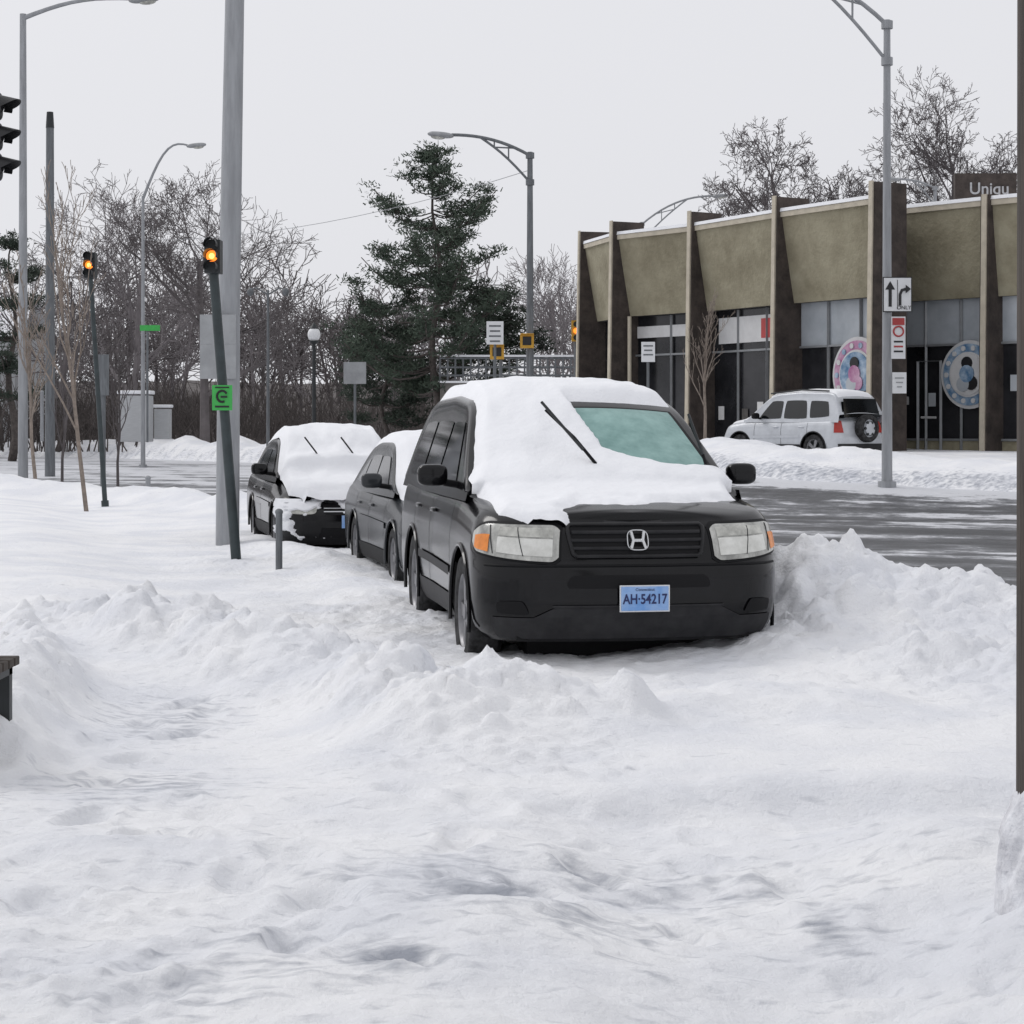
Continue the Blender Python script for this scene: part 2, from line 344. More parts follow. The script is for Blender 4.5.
def gz(x,y):
    return float(groundZ(np.array([[float(x)]]),np.array([[float(y)]]),False)[0][0,0])
# ------------------------------------------------------------------ vehicles
def make_wheel(mb,c,r,w,side):
    M=Matrix.Translation(Vector(c))@Matrix.Rotation(math.pi/2*side,4,'Y')
    mb.lathe([(r*.62,-w/2),(r*.93,-w/2),(r,-w*.36),(r,w*.36),(r*.95,w*.48),(r*.72,w/2),(r*.66,w*.44)],M_tyre,M,36)
    mb.lathe([(r*.66,w*.44),(r*.63,w*.40),(r*.60,w*.2),(r*.58,w*.1)],M_rim,M,36)
    mb.lathe([(r*.58,w*.10),(.001,w*.08)],M_dark,M,36)
    mb.lathe([(.001,w*.42),(r*.13,w*.42),(r*.15,w*.3),(r*.15,w*.1)],M_rim,M,16)
    for k in range(5):
        a=2*math.pi*k/5+.3
        R=M@Matrix.Rotation(a,4,'Z')
        vs=[R@Vector(v) for v in [(r*.1,-r*.09,w*.38),(r*.1,r*.09,w*.38),(r*.62,r*.13,w*.36),(r*.62,-r*.13,w*.36),(r*.1,-r*.09,w*.2),(r*.1,r*.09,w*.2),(r*.62,r*.13,w*.2),(r*.62,-r*.13,w*.2)]]
        mb.add(vs,[(0,1,2,3),(0,3,7,4),(1,5,6,2)],M_rim)
def make_car(name,P,M):
    root=empty(name,M)
    L,w=P['L'],P['w']; zb=P['zb']; rc,rl,kf=P['rc'],P['rl'],P['kf']
    zt=lambda y: np.interp(y,[a for a,_ in P['top']],[b for _,b in P['top']])
    ef=lambda z: np.interp(z,[a for a,_ in P['ef']],[b for _,b in P['ef']])
    er=lambda z: np.interp(z,[a for a,_ in P['er']],[b for _,b in P['er']])
    def endcurve(rc,rl,kf):
        out=[(x,kf*(x/w)**2) for x in np.linspace(0,w-rc,24)]
        yc=out[-1][1]+rl
        out+=[(w-rc+rc*math.sin(a),yc-rl*math.cos(a)) for a in np.linspace(.18,math.pi/2,20)]
        return out
    fr=endcurve(rc,rl,kf); rr=[(x,L-y) for x,y in endcurve(P.get('rrc',rc*.8),P.get('rrl',rl*.7),kf*.6)][::-1]
    pts=np.array(fr+[(w,y) for y in np.linspace(fr[-1][1],rr[0][1],40)[1:-1]]+rr)
    arc=np.concatenate([[0],np.cumsum(np.hypot(*np.diff(pts,axis=0).T))]); S=arc[-1]
    N=200; sg=np.linspace(0,S,N); px=np.interp(sg,arc,pts[:,0]); py=np.interp(sg,arc,pts[:,1])
    iv=[0,.05,.14,.30,.50,.68,.82,.91,.96,1]; ii=P.get('ins',[.10,.05,.02,.004,0,.004,.022,.048,.08,.125])
    def place(x,y,v):
        z=zb+v*(zt(y)-zb); ins=np.interp(v,iv,ii)+.012*np.clip((y-P['wheels'][0]-.5)/1.0,0,1)*np.clip((P['wheels'][1]-.3-y)/.8,0,1)
        x2=x*(w-ins)/w
        y2=y+ef(z)*np.clip(1-y/.9,0,1)-er(z)*np.clip(1-(L-y)/.9,0,1)
        k=np.clip((v-.66)/.1,0,1)
        y2=y2+ (ins*.8)*np.clip(1-y/.5,0,1)*k-(ins*.8)*np.clip(1-(L-y)/.5,0,1)*k
        return x2,y2,z
    NV=34; vv=np.linspace(0,1,NV)
    VX=np.zeros((NV,N));VY=VX.copy();VZ=VX.copy()
    for j,v in enumerate(vv): VX[j],VY[j],VZ[j]=place(px,py,v)
    R=P['wr']+.065; fc=[(j,i) for j in range(NV-1) for i in range(N-1)]; dead=set()
    for yc in P['wheels']:
        cy=(VY[:-1,:-1]+VY[1:,1:])/2; cz=(VZ[:-1,:-1]+VZ[1:,1:])/2; cx=(VX[:-1,:-1]+VX[1:,1:])/2
        kill=(np.hypot(cy-yc,cz-P['wr'])<R)&(cx>.6*w)
        ks=np.zeros((NV,N),bool);kk=np.zeros((NV,N),bool)
        for (j,i) in fc:
            t=ks if kill[j,i] else kk
            t[j,i]=t[j+1,i]=t[j,i+1]=t[j+1,i+1]=True
            if kill[j,i]: dead.add((j,i))
        b=ks&kk
        for j,i in zip(*np.where(b)):
            dy,dz=VY[j,i]-yc,VZ[j,i]-P['wr']; q=math.hypot(dy,dz)
            if q>.1 and VZ[j,i]>zb+.01: VY[j,i]=yc+dy/q*R; VZ[j,i]=P['wr']+dz/q*R
    mb=MB(); paint=P['paint']
    NT=12; crown=P['crown']
    for sx in (1,-1):
        vs=[(sx*VX[j,i],VY[j,i],VZ[j,i]) for j in range(NV) for i in range(N)]
        fs=[(j*N+i,j*N+i+1,(j+1)*N+i+1,(j+1)*N+i) for (j,i) in fc if (j,i) not in dead]
        if sx<0: fs=[f[::-1] for f in fs]
        mb.add(vs,fs,paint)
        vs=[];fs=[]
        for t in np.linspace(0,1,NT):
            for i in range(N): vs.append((sx*VX[-1,i]*(1-t),VY[-1,i],VZ[-1,i]+crown*(1-(1-t)**2)*min(1,max(0.0,(VY[-1,i])/.25)*.7+.3)))
        for j in range(NT-1):
            for i in range(N-1): fs.append((j*N+i,j*N+i+1,(j+1)*N+i+1,(j+1)*N+i))
        if sx<0: fs=[f[::-1] for f in fs]
        mb.add(vs,fs,paint)
    bodyV,bodyF=list(mb.v),list(mb.f)
    mb.obj('body_shell',root,ang=50,merge=True)
    mb=MB(); mb.box((0,L/2,zb+.16),(w*1.5,L-.35,.3),M_plastic)
    for yc in P['wheels']:
        mb.box((0,yc,P['wr']+.12),(w*1.25,P['wr']*2+.16,P['wr']*2),M_plastic)
        for sx in (1,-1):
            arcp=[(sx*(w+.002),yc+R*math.cos(a),P['wr']+R*math.sin(a)) for a in np.linspace(-.2,math.pi+.2,24)]
            mb.tube(arcp,.014,paint if paint!=M_silver else M_clad,6)
    mb.obj('underbody',root)
    mb=MB()
    for yc in P['wheels']:
        for sx in (1,-1): make_wheel(mb,(sx*(w-.12),yc,P['wr']),P['wr'],.22,sx)
    mb.obj('wheels',root)
    Hc=P['roof']; belt=P['belt']; y0,y1=Hc[0][0],Hc[-1][0]
    def Hf(y): return np.interp(y,[a for a,_ in Hc],[b for _,b in Hc])
    def H(y):
        k=np.linspace(-.12,.12,9); return np.mean([Hf(np.clip(y+q,y0,y1)) for q in k],axis=0)
    tumble=P['tumble']; gw=P['gw']
    xs_=lambda z: gw-(z-belt)*tumble-.10*np.clip(z-belt,0,1)**2
    bowf=lambda y: .16*(1-sst(P['head']+.3,P['head']+1.3,y))
    RR=.075
    def top(u,yy,off=0):
        h=float(H(yy)); hs=max(h-RR,belt+.005); xc=xs_(hs)-.045; x=u*xc
        z=h+.04*(1-u*u)+off; y=yy-float(bowf(yy))*(1-u*u)
        if yy<P['head']: y-=off*.8
        return Vector((x,y,z)),xc
    mb=MB(); ST=list(np.linspace(y0,y1,84)); rows=[]
    for y in ST:
        h=float(H(y)); hs=max(h-RR,belt+.005); row=[]
        for z in np.linspace(belt-.06,hs,9): row.append((xs_(z),y,z))
        xt=xs_(hs)
        for a in np.linspace(.2,1.35,7): row.append((xt-.045*(1-math.cos(a)),y,hs+(h-hs)*math.sin(a)))
        for u in np.linspace(.97,0,12):
            p,_=top(u,y); row.append((p.x,p.y,p.z))
        rows.append(row)
    K=len(rows[0])
    for sx in(1,-1):
        vs=[(sx*a,b,c) for r_ in rows for a,b,c in r_]
        fs=[(j*K+i,j*K+i+1,(j+1)*K+i+1,(j+1)*K+i) for j in range(len(ST)-1) for i in range(K-1)]
        if sx>0: fs=[f[::-1] for f in fs]
        mb.add(vs,fs,paint)
    o_=len(bodyV); allV=bodyV+list(mb.v); allF=bodyF+[tuple(i+o_ for i in f) for f in mb.f]
    bvh=BVHTree.FromPolygons(allV,allF)
    mb.obj('cabin_shell',root,ang=40,merge=True)
    def patchf(mb,fn,c,nu,nv,mt,flip=False,rnd=0):
        vs=[];fs=[]
        for j in range(nv+1):
            v=j/nv
            for i in range(nu+1):
                u=i/nu
                a=(c[0][0]*(1-u)+c[1][0]*u)*(1-v)+(c[3][0]*(1-u)+c[2][0]*u)*v
                b=(c[0][1]*(1-u)+c[1][1]*u)*(1-v)+(c[3][1]*(1-u)+c[2][1]*u)*v
                if rnd:
                    U=2*u-1;V=2*v-1; ca=(c[0][0]+c[1][0]+c[2][0]+c[3][0])/4; cb=(c[0][1]+c[1][1]+c[2][1]+c[3][1])/4
                    f=1-rnd*(abs(U)**3*abs(V)**3); a=ca+(a-ca)*f; b=cb+(b-cb)*f
                vs.append(fn(a,b))
        for j in range(nv):
            for i in range(nu):
                a=j*(nu+1)+i; fs.append((a,a+1,a+nu+2,a+nu+1))
        if flip: fs=[f[::-1] for f in fs]
        mb.add(vs,fs,mt)
    mb=MB(); cy,hd=P['cowl'],P['head']
    patchf(mb,lambda u,y: top(u,y,.004)[0],[(-.97,cy),(.97,cy),(.92,hd+.03),(-.92,hd+.03)],24,14,M_plastic)
    patchf(mb,lambda u,y: top(u,y,.009)[0],[(-.93,cy),(.93,cy),(.88,hd),(-.88,hd)],24,14,P.get('windmat',M_wind))
    patchf(mb,lambda u,y: top(u,y,.006)[0],[(-.84,P['rg0']),(.84,P['rg0']),(.88,P['rg1']),(-.88,P['rg1'])],16,8,M_glass)
    for sx in(1,-1):
        for q in P['windows']:
            patchf(mb,lambda y,z: (sx*(xs_(z)+.006),y,min(z,float(H(y))-.03)),q,12,10,M_glass,rnd=.06)
    mb.obj('glazing',root)
    def wall(s,z,off=.006,rear=False):
        sx=1 if s>=0 else -1; a=abs(s); 
        if rear: a=S-a
        x=float(np.interp(a,sg,px)); y=float(np.interp(a,sg,py)); x_=float(np.interp(a+.02,sg,px)); y_=float(np.interp(a+.02,sg,py))
        t=Vector((x_-x,y_-y)); 
        if t.length<1e-6:
            x0_=float(np.interp(a-.02,sg,px)); y0_=float(np.interp(a-.02,sg,py)); t=Vector((x-x0_,y-y0_))
        t.normalize()
        v=(z-zb)/(float(zt(y))-zb); X2,Y2,_=place(x,y,min(v,1)); return Vector((sx*(float(X2)+t.y*off),float(Y2)-t.x*off,z))
    info=dict(root=root,wall=wall,top=top,patchf=patchf,H=H,xs=xs_,zt=zt,S=S,bow=bowf,bvh=bvh)
    mb=MB()
    for sx in (1,-1):
        sp=lambda y,z,o:(sx*(float(place(w,y,(z-zb)/(float(zt(y))-zb))[0])+o),y,z)
        for yl in P['doors']:
            patchf(mb,lambda y,z:sp(y,z,.003),[(yl-.005,zb+.12),(yl+.005,zb+.12),(yl+.005,belt-.02),(yl-.005,belt-.02)],1,10,M_plastic)
        for yh in P['handles']:
            mb.blob((sx*(w-.02),yh,belt-.17),(.05,.2,.035),paint,.6,12,8)
        patchf(mb,lambda y,z:sp(y,z,.010),[(P['wheels'][0]+R+.02,zb+.03),(P['wheels'][1]-R-.02,zb+.03),(P['wheels'][1]-R-.02,zb+.2),(P['wheels'][0]+R+.02,zb+.2)],12,4,P.get('sill',M_plastic))
        patchf(mb,lambda y,z:sp(y,z,.014),[(P['wheels'][0]+R+.04,.58),(P['wheels'][1]-R-.04,.60),(P['wheels'][1]-R-.04,.66),(P['wheels'][0]+R+.04,.64)],12,2,P.get('mould',paint))
        my=P['mirror']; mb.blob((sx*(w+.10),my,belt+.10),(.21,.13,.15),P.get('mirmat',paint),.6,18,12)
        mb.tube([(sx*(gw-.04),my+.02,belt+.03),(sx*(w+.02),my,belt+.05)],.025,M_plastic,8)
    mb.obj('side_trim',root)
    return info
def car_snow(info,P,tfun,parent,name='snow_cover',ny=150,nu=70,seed=1,yr=(0.02,None),hump=.05):
    y_a=yr[0]; y_b=yr[1] or P['roof'][-1][0]
    zt=info['zt'];w=P['w'];cy=P['cowl'];bvh=info['bvh']; vs=[];T=[]
    YS=np.linspace(y_a,y_b,ny)
    for y in YS:
        _,xcc=info['top'](1,max(y,cy)); k=float(sst(.15,cy,np.array(y))); bw=float(info['bow'](y))
        hx=(w-.14)*min(1,.80+.6*max(y,0)); hx=hx+(xcc-hx)*float(sst(cy-.35,cy,np.array(y)))
        for u in np.linspace(-1,1,nu):
            px_=u*hx*1.01; py_=y-bw*k*(1-u*u)+(.10+.10*u*u)*(1-min(1,max(0,y)/.4))
            hit=bvh.ray_cast(Vector((px_,py_,3)),Vector((0,0,-1)))
            if hit[0] is None or hit[0].z<.4: z=float(zt(max(py_,0)))-.12
            else: z=hit[0].z
            n=float(fbm(np.array(u*3.1+seed*5),np.array(y*2.7),4,seed+60)); n2=float(fbm(np.array(u*9),np.array(y*9),3,seed+70))
            t=tfun(u,y,n)
            if t>0:
                t=t*(1+.6*n)+.016*n2+hump*math.exp(-((y-cy-.02)/.22)**2)*min(1,t/.04)
            sl_=float(sst(cy-.3,cy+.1,np.array(y))*(1-sst(P['head']-.1,P['head']+.3,np.array(y))))
            vs.append(Vector((px_,py_-t*.6*sl_,z+t)));T.append(t)
    Zg=np.array([v.z for v in vs]).reshape(ny,nu); Tg=np.array(T).reshape(ny,nu)
    Zs=Zg.copy()
    for _ in range(3):
        Zs[1:-1,1:-1]=(Zs[:-2,1:-1]+Zs[2:,1:-1]+Zs[1:-1,:-2]+Zs[1:-1,2:]+2*Zs[1:-1,1:-1])/6
    m=np.clip(Tg/.05,0,1); Zg=np.maximum(Zg*(1-m)+Zs*m,Zg-.25*np.clip(Tg,0,1))
    for a,z in enumerate(Zg.ravel()): vs[a].z=z
    fs=[]
    for j in range(ny-1):
        for i in range(nu-1):
            a=j*nu+i
            if max(T[a],T[a+1],T[a+nu],T[a+nu+1])>-.012: fs.append((a,a+1,a+nu+1,a+nu))
    mb=MB(); mb.add(vs,fs,M_snowcar); return mb.obj(name,parent,ang=180)
TH=math.radians(9.5); SUVX,SUVY=.785,12.25
suvP=dict(L=4.70,w=.985,zb=.255,rc=.40,rl=.44,kf=.14,crown=.055,paint=M_black,ins=[.10,.05,.018,.004,0,.003,.020,.040,.065,.105],
  top=[(0,1.00),(.25,1.035),(.6,1.075),(1.2,1.13),(2,1.14),(4.70,1.17)],
  ef=[(.25,.12),(.33,.06),(.42,.02),(.50,.0),(.66,.0),(.71,.015),(.75,.05),(.95,.085),(1.03,.12)],
  er=[(.25,.1),(.4,.02),(.6,0),(.75,.04),(1.1,.06)],
  wr=.375,wheels=(.93,3.60),belt=1.15,roof=[(1.02,1.09),(1.98,1.68),(2.24,1.765),(3,1.81),(4.05,1.79),(4.38,1.72),(4.67,1.15)],
  tumble=.27,gw=.92,head=1.96,cowl=1.09,rg0=4.45,rg1=4.60,
  windows=[[(1.62,1.19),(2.58,1.19),(2.58,1.615),(2.08,1.615)],[(2.66,1.19),(3.48,1.19),(3.48,1.63),(2.66,1.62)],[(3.58,1.19),(4.38,1.20),(4.22,1.61),(3.58,1.625)]],
  doors=(1.45,2.62,3.48),handles=(2.43,3.31),mirror=1.56,sill=M_clad,mould=M_clad)
Msuv=Matrix.Translation((SUVX,SUVY,.01))@Matrix.Rotation(TH,4,'Z')
I=make_car('parked_suv',suvP,Msuv); root=I['root']; wall=I['wall']; patch=I['patchf']
wf=lambda off: (lambda s,z: wall(s,z,off))
mb=MB()
patch(mb,wf(.006),[(-.40,.785),(.40,.785),(.46,.975),(-.46,.975)],30,10,M_plastic,rnd=.05)
mb.obj('grille_recess',root)
mb=MB()
def strip(mb,s0,s1,z,r,mt,off,n=24): mb.tube([wall(s0+(s1-s0)*k/n,z,off) for k in range(n+1)],r,mt,8)
loop=[]
for (a0,b0,a1,b1) in((-.385,.785,.385,.785),(.405,.80,.452,.958),(.438,.975,-.438,.975),(-.452,.958,-.405,.80)):
    for k in range(14): t=k/13; loop.append(wall(a0+(a1-a0)*t,b0+(b1-b0)*t,.012))
loop.append(loop[0]); mb.tube(loop,.013,M_blackdirty,8)
for z in (.832,.880,.928): strip(mb,-.42,.42,z,.012,M_clad,.010)
mb.obj('grille_bars',root)
mb=MB()
for pts_ in ([(-.046,.830),(-.030,.880),(-.042,.932)],[(.046,.830),(.030,.880),(.042,.932)],[(-.032,.880),(.032,.880)]):
    mb.tube([wall(a,b,.035) for a,b in pts_],.011,M_chrome,8)
ring=[wall(.066*math.copysign(abs(math.sin(a))**.6,math.sin(a)),.882+.060*math.copysign(abs(math.cos(a))**.6,math.cos(a)),.03) for a in np.linspace(0,2*math.pi,29)]
mb.tube(ring,.0035,M_chrome,6)
mb.obj('grille_emblem',root)
# large one-piece headlamps sweeping back round the corner
mb=MB()
def lamp_shape(sx,grow):
    # outline as curves: bottom and top z for s in [.49,1.17]
    def f(u,v,off):
        s=.495-grow+(1.16-.495+2*grow)*u
        zb_=.750-grow+.070*u**1.6+ .05*max(0,u-.85)/.15*0
        zt_=.972+grow+.010*u-.055*max(0,(u-.72)/.28)**2-.03*max(0,(.10-u)/.10)**2
        zb_+= .045*max(0,(u-.86)/.14)**2+.03*max(0,(.08-u)/.08)**2
        return wall(sx*s,zb_+(zt_-zb_)*v,off)
    return f
def lamp_patch(sx,grow,off,mt,u0=0,u1=1,v0=0,v1=1,nu=34,nv=14):
    f=lamp_shape(sx,grow); vs=[f(u0+(u1-u0)*i/nu,v0+(v1-v0)*j/nv,off) for j in range(nv+1) for i in range(nu+1)]
    fs=[(j*(nu+1)+i,j*(nu+1)+i+1,(j+1)*(nu+1)+i+1,(j+1)*(nu+1)+i) for j in range(nv) for i in range(nu)]
    if sx<0: fs=[q[::-1] for q in fs]
    mb.add(vs,fs,mt)
for sx in(1,-1):
    lamp_patch(sx,.016,.004,M_plastic)
    lamp_patch(sx,0,.011,M_lens2)
    lamp_patch(sx,0,.015,M_reflector,.06,.60,.14,.62,20,8)
    lamp_patch(sx,0,.0145,M_lens,.06,.60,.66,.92,20,4)
    lamp_patch(sx,0,.016,M_amber,.70,.93,.10,.66,10,8)
    f=lamp_shape(sx,0)
    mb.tube([f(.33+.01*k,.12+.10*k,.015) for k in range(9)],.003,M_clad,5)
    mb.tube([f(.64+.01*k,.08+.11*k,.015) for k in range(9)],.003,M_clad,5)
mb.obj('headlights',root)
mb=MB()
patch(mb,wf(.005),[(-.46,.590),(.46,.590),(.43,.672),(-.43,.672)],24,6,M_plastic,rnd=.05)
patch(mb,wf(.008),[(-.95,.275),(.95,.275),(.95,.41),(-.95,.41)],50,6,M_clad)
patch(mb,wf(.010),[(-.66,.41),(.66,.41),(.52,.475),(-.52,.475)],40,4,M_clad)
strip(mb,-1.0,1.0,.728,.008,M_plastic,.004,50)
strip(mb,-.54,.54,.480,.008,M_clad,.010,40)
for sx in(1,-1):
    patch(mb,wf(.012),[(sx*.68,.425),(sx*.90,.435),(sx*.90,.51),(sx*.72,.515)],8,6,M_plastic,flip=sx<0,rnd=.1)
mb.obj('front_bumper_trim',root)
mb=MB()
pc=wall(0,.52,.035)
mb.box((0.02,pc.y,.530),(.315,.012,.165),M_chrome); mb.box((0.02,pc.y-.008,.530),(.297,.008,.148),M_plate)
mb.obj('license_plate',root,bevel=.003)
text('license_plate_text','AH·54217',.070,Matrix.Translation((.02,pc.y-.0135,.525))@RX90@Matrix.Diagonal((.95,1.2,1,1)),M_platetext,root,.001,.0014)
text('license_plate_state','Connecticut',.024,Matrix.Translation((.02,pc.y-.0135,.585))@RX90,M_platetext,root,.001)
def top(u,y,o=0): return I['top'](u,y,o)[0]
mb=MB()
for (u0,yy0,tip) in ((-.02,1.22,(-.36,1.25,1.69)),(.86,1.26,(.66,1.34,1.60))):
    a=top(u0,yy0,.03); b=Vector(tip); mid=a.lerp(b,.5)+Vector((0,-.03,.02))
    mb.tube([a,mid,b],[.012,.010,.008],M_plastic,6)
    d=(b-a).normalized(); mb.tube([a.lerp(b,.35)+Vector((.0,-.04,.0)),b+Vector((0,-.035,.02))+d*.05],.010,M_dark,6)
mb.obj('windscreen_wipers',root)
def tsuv(u,y,n):
    cy,hd=1.09,1.96
    if y<cy:
        lim=.36 if u>-.35 else .36-.60*min(1,(-.35-u)/.35)
        if u>.5: lim=.36+.7*(u-.5)
        m=(y-lim+.35*n)/.30
        m=min(m,(1.0-abs(u))/.10+.3*n)
        return -.03+.070*max(0,min(1,m))
    th=.075+.060*float(sst(hd-.1,hd+.6,np.array(y)))*(1-.2*u*u)
    edge=(1.02-abs(u))/.13
    if y<hd+.25:
        v=(y-cy)/(hd-cy)
        vline=1.25-.95*((u+.12)/.25) if u<.05 else .52-.28*(u-.05)
        m=(vline-v+.18*n)/.12
        m=max(m,(v-1.08+.05*n)/.20)
        m=min(m,edge+.3*n+(.1*max(0,.3-v))/.05)
        return -.03+th*max(0,min(1,m))
    m=min(1,edge,(4.62-y)/.15)
    return -.03+th*max(0,min(1,m))
car_snow(I,suvP,tsuv,root,seed=2,ny=220,nu=90,hump=.035)
# ---- sedans
def sedanP(paint,**k):
    d=dict(L=4.55,w=.87,zb=.17,rc=.36,rl=.46,kf=.15,crown=.05,paint=paint,
      top=[(0,.70),(.3,.76),(.7,.83),(1.25,.92),(2,.93),(3.6,.97),(4.1,.99),(4.55,.95)],
      ef=[(.17,.1),(.3,.03),(.45,0),(.55,0),(.62,.05),(.8,.12)],er=[(.17,.1),(.35,.02),(.55,0),(.95,.09)],
      wr=.31,wheels=(.88,3.5),belt=.95,roof=[(1.08,.90),(1.95,1.36),(2.3,1.42),(3.0,1.415),(3.4,1.35),(4.05,.96)],
      tumble=.30,gw=.80,head=1.9,cowl=1.15,rg0=3.42,rg1=3.95,
      windows=[[(1.55,.975),(2.45,.975),(2.45,1.28),(1.98,1.28)],[(2.52,.975),(3.30,.975),(3.12,1.28),(2.52,1.29)],[(3.34,.98),(3.72,1.0),(3.34,1.20),(3.2,1.26)]],
      doors=(1.4,2.48,3.35),handles=(2.3,3.15),mirror=1.5)
    d.update(k); return d
def tsed(edge,th=.12,hood=.10):
    def f(u,y,n):
        cy=1.15
        if y<cy:
            m=(y-edge+.5*n)/.25; m=min(m,(1.03-abs(u))/.10+.25*n); return -.03+hood*max(0,min(1,m))
        m=min((1.03-abs(u))/.14+.2*n,(3.95-y)/.15); return -.03+th*max(0,min(1,m))
    return f
def sedan_front(I,root):
    wall=I['wall'];patch=I['patchf'];mb=MB()
    wf=lambda off: (lambda s,z: wall(s,z,off))
    patch(mb,wf(.006),[(-.34,.53),(.34,.53),(.38,.66),(-.38,.66)],20,5,M_plastic)
    patch(mb,wf(.006),[(-.42,.26),(.42,.26),(.38,.37),(-.38,.37)],20,4,M_plastic)
    for z in(.57,.61): mb.tube([wall(-.36+.72*k/16,z,.012) for k in range(17)],.007,M_chrome,6)
    for sx in(1,-1):
        patch(mb,wf(.010),[(sx*.45,.535),(sx*.92,.55),(sx*.97,.67),(sx*.44,.65)],14,8,M_lens,flip=sx<0,rnd=.15)
        patch(mb,wf(.014),[(sx*.86,.57),(sx*.92,.575),(sx*.94,.64),(sx*.88,.64)],5,5,M_amber,flip=sx<0)
        patch(mb,lambda s,z: wall(s,z,.008,True),[(sx*.5,.68),(sx*.95,.68),(sx*.95,.85),(sx*.5,.85)],12,5,M_red,flip=sx>0)
    pc=wall(0,.45,.03); mb.box((0,pc.y,.45),(.30,.012,.15),M_plate)
    mb.obj('front_lights_and_grille',root)
P2=sedanP(M_gray)
I2=make_car('parked_sedan',P2,Matrix.Translation((-.12,18.55,.0))@Matrix.Rotation(math.radians(12.5),4,'Z')); sedan_front(I2,I2['root']); car_snow(I2,P2,tsed(.2),I2['root'],seed=4,ny=110,nu=50)
P3=sedanP(M_black)
I3=make_car('parked_sedan',P3,Matrix.Translation((-1.88,23.8,.0))@Matrix.Rotation(math.radians(13.0),4,'Z')); sedan_front(I3,I3['root']); car_snow(I3,P3,tsed(-.6,.18,.17),I3['root'],seed=9,ny=130,nu=60,yr=(-.08,None),hump=.08)
for Ii,uu in((I2,(-.1,.5)),(I3,(-.25,.35))):
    mb=MB()
    for u0 in uu:
        a=Ii['top'](u0,1.2,.03)[0]; b=a+Vector((-.28,-.05,.42)); mb.tube([a,a.lerp(b,.5)+Vector((0,0,.03)),b],.010,M_plastic,6)
    mb.obj('windscreen_wipers',Ii['root'])
mb=MB(); vs=[];T=[];nu_,nv_=110,50
for j in range(nv_):
    z=.22+.50*j/(nv_-1)
    for i in range(nu_):
        s_=-1.1+2.2*i/(nu_-1); n=float(fbm(np.array(s_*3.4+9),np.array(z*8),4,131)); t=.055*min(1,max(-1,(n*3.0+(z-.56)*2.6+.16)/.22)); T.append(t); vs.append(I3['wall'](s_,z,max(-.02,t)))
mb.add(vs,[(j*nu_+i,j*nu_+i+1,(j+1)*nu_+i+1,(j+1)*nu_+i) for j in range(nv_-1) for i in range(nu_-1) if max(T[j*nu_+i],T[j*nu_+i+1],T[(j+1)*nu_+i])>-.01],M_snowcar)
mb.obj('packed_snow',I3['root'],ang=180)
# ---- compact silver SUV across the road
Pr=dict(L=4.0,w=.86,zb=.24,rc=.28,rl=.32,kf=.08,crown=.04,paint=M_silver,
  top=[(0,.88),(.3,.93),(1.0,1.0),(2,1.02),(4.0,1.05)],ef=[(.2,.1),(.4,0),(.6,0),(.7,.05),(1,.12)],er=[(.2,.08),(.4,.0),(.6,0),(.7,.05),(1.05,.07)],
  wr=.34,wheels=(.75,3.2),belt=1.02,roof=[(.85,.97),(1.6,1.56),(1.85,1.65),(2.6,1.69),(3.5,1.67),(3.78,1.60),(3.96,1.03)],
  tumble=.22,gw=.80,head=1.55,cowl=.95,rg0=3.82,rg1=3.93,windmat=M_glass,
  windows=[[(1.35,1.05),(2.1,1.05),(2.1,1.48),(1.72,1.48)],[(2.18,1.05),(2.95,1.05),(2.85,1.49),(2.18,1.49)],[(3.03,1.06),(3.66,1.10),(3.55,1.46),(2.98,1.48)]],
  doors=(1.25,2.14,3.0),handles=(1.95,2.8),mirror=1.4,sill=M_clad,mirmat=M_plastic)
g0=.70
I4=make_car('silver_suv',Pr,Matrix.Translation((XD(743,50.2),50.2,g0))@Matrix.Rotation(math.radians(218),4,'Z')); r4=I4['root']
mb=MB(); wr_=lambda off:(lambda s,z: I4['wall'](s,z,off,True))
for sx in(1,-1): I4['patchf'](mb,wr_(.01),[(sx*.60,.72),(sx*.86,.72),(sx*.84,1.0),(sx*.66,1.0)],8,6,M_red,flip=sx>0)
I4['patchf'](mb,wr_(.01),[(-.8,.28),(.8,.28),(.8,.46),(-.8,.46)],24,4,M_clad,flip=True)
mb.tube([(-.62,1.6,1.66),(-.60,2.6,1.74),(-.62,3.5,1.70)],.02,M_dark,6); mb.tube([(.62,1.6,1.66),(.60,2.6,1.74),(.62,3.5,1.70)],.02,M_dark,6)
p=[(-.62,4.0-.035,1.08),(.62,4.0-.035,1.08),(.56,3.87,1.52),(-.56,3.87,1.52)]
mb.add([(a,b+.01,c) for a,b,c in p],[(0,1,2,3)],M_glass)
mb.obj('rear_lights_and_trim',r4)
mb=MB(); Mw=Matrix.Translation((-.08,4.05,.82))@Matrix.Rotation(-math.pi/2,4,'X')
r=.33
mb.lathe([(r*.6,-.1),(r*.95,-.1),(r,-.06),(r,.06),(r*.93,.1),(r*.70,.11),(r*.64,.08),(r*.62,.05)],M_tyre,Mw,32)
mb.lathe([(r*.66,.07),(r*.5,.05),(r*.45,.10),(r*.2,.11),(.001,.11)],M_silver,Mw,32)
for k in range(6):
    a=k*math.pi/3; mb.disc(Mw@Vector((r*.47*math.cos(a),r*.47*math.sin(a),.09)),(0,1,0),.035,M_dark,.03,10)
mb.obj('spare_wheel',r4)
car_snow(I4,Pr,lambda u,y,n:(-.03 if y<1.6 else -.03+.07*max(0,min(1,(1-abs(u))/.1,(3.8-y)/.1))) if y>.95 else -.03+.09*max(0,min(1,(1-abs(u))/.1+.5*n)),r4,seed=12,ny=80,nu=30,hump=0)
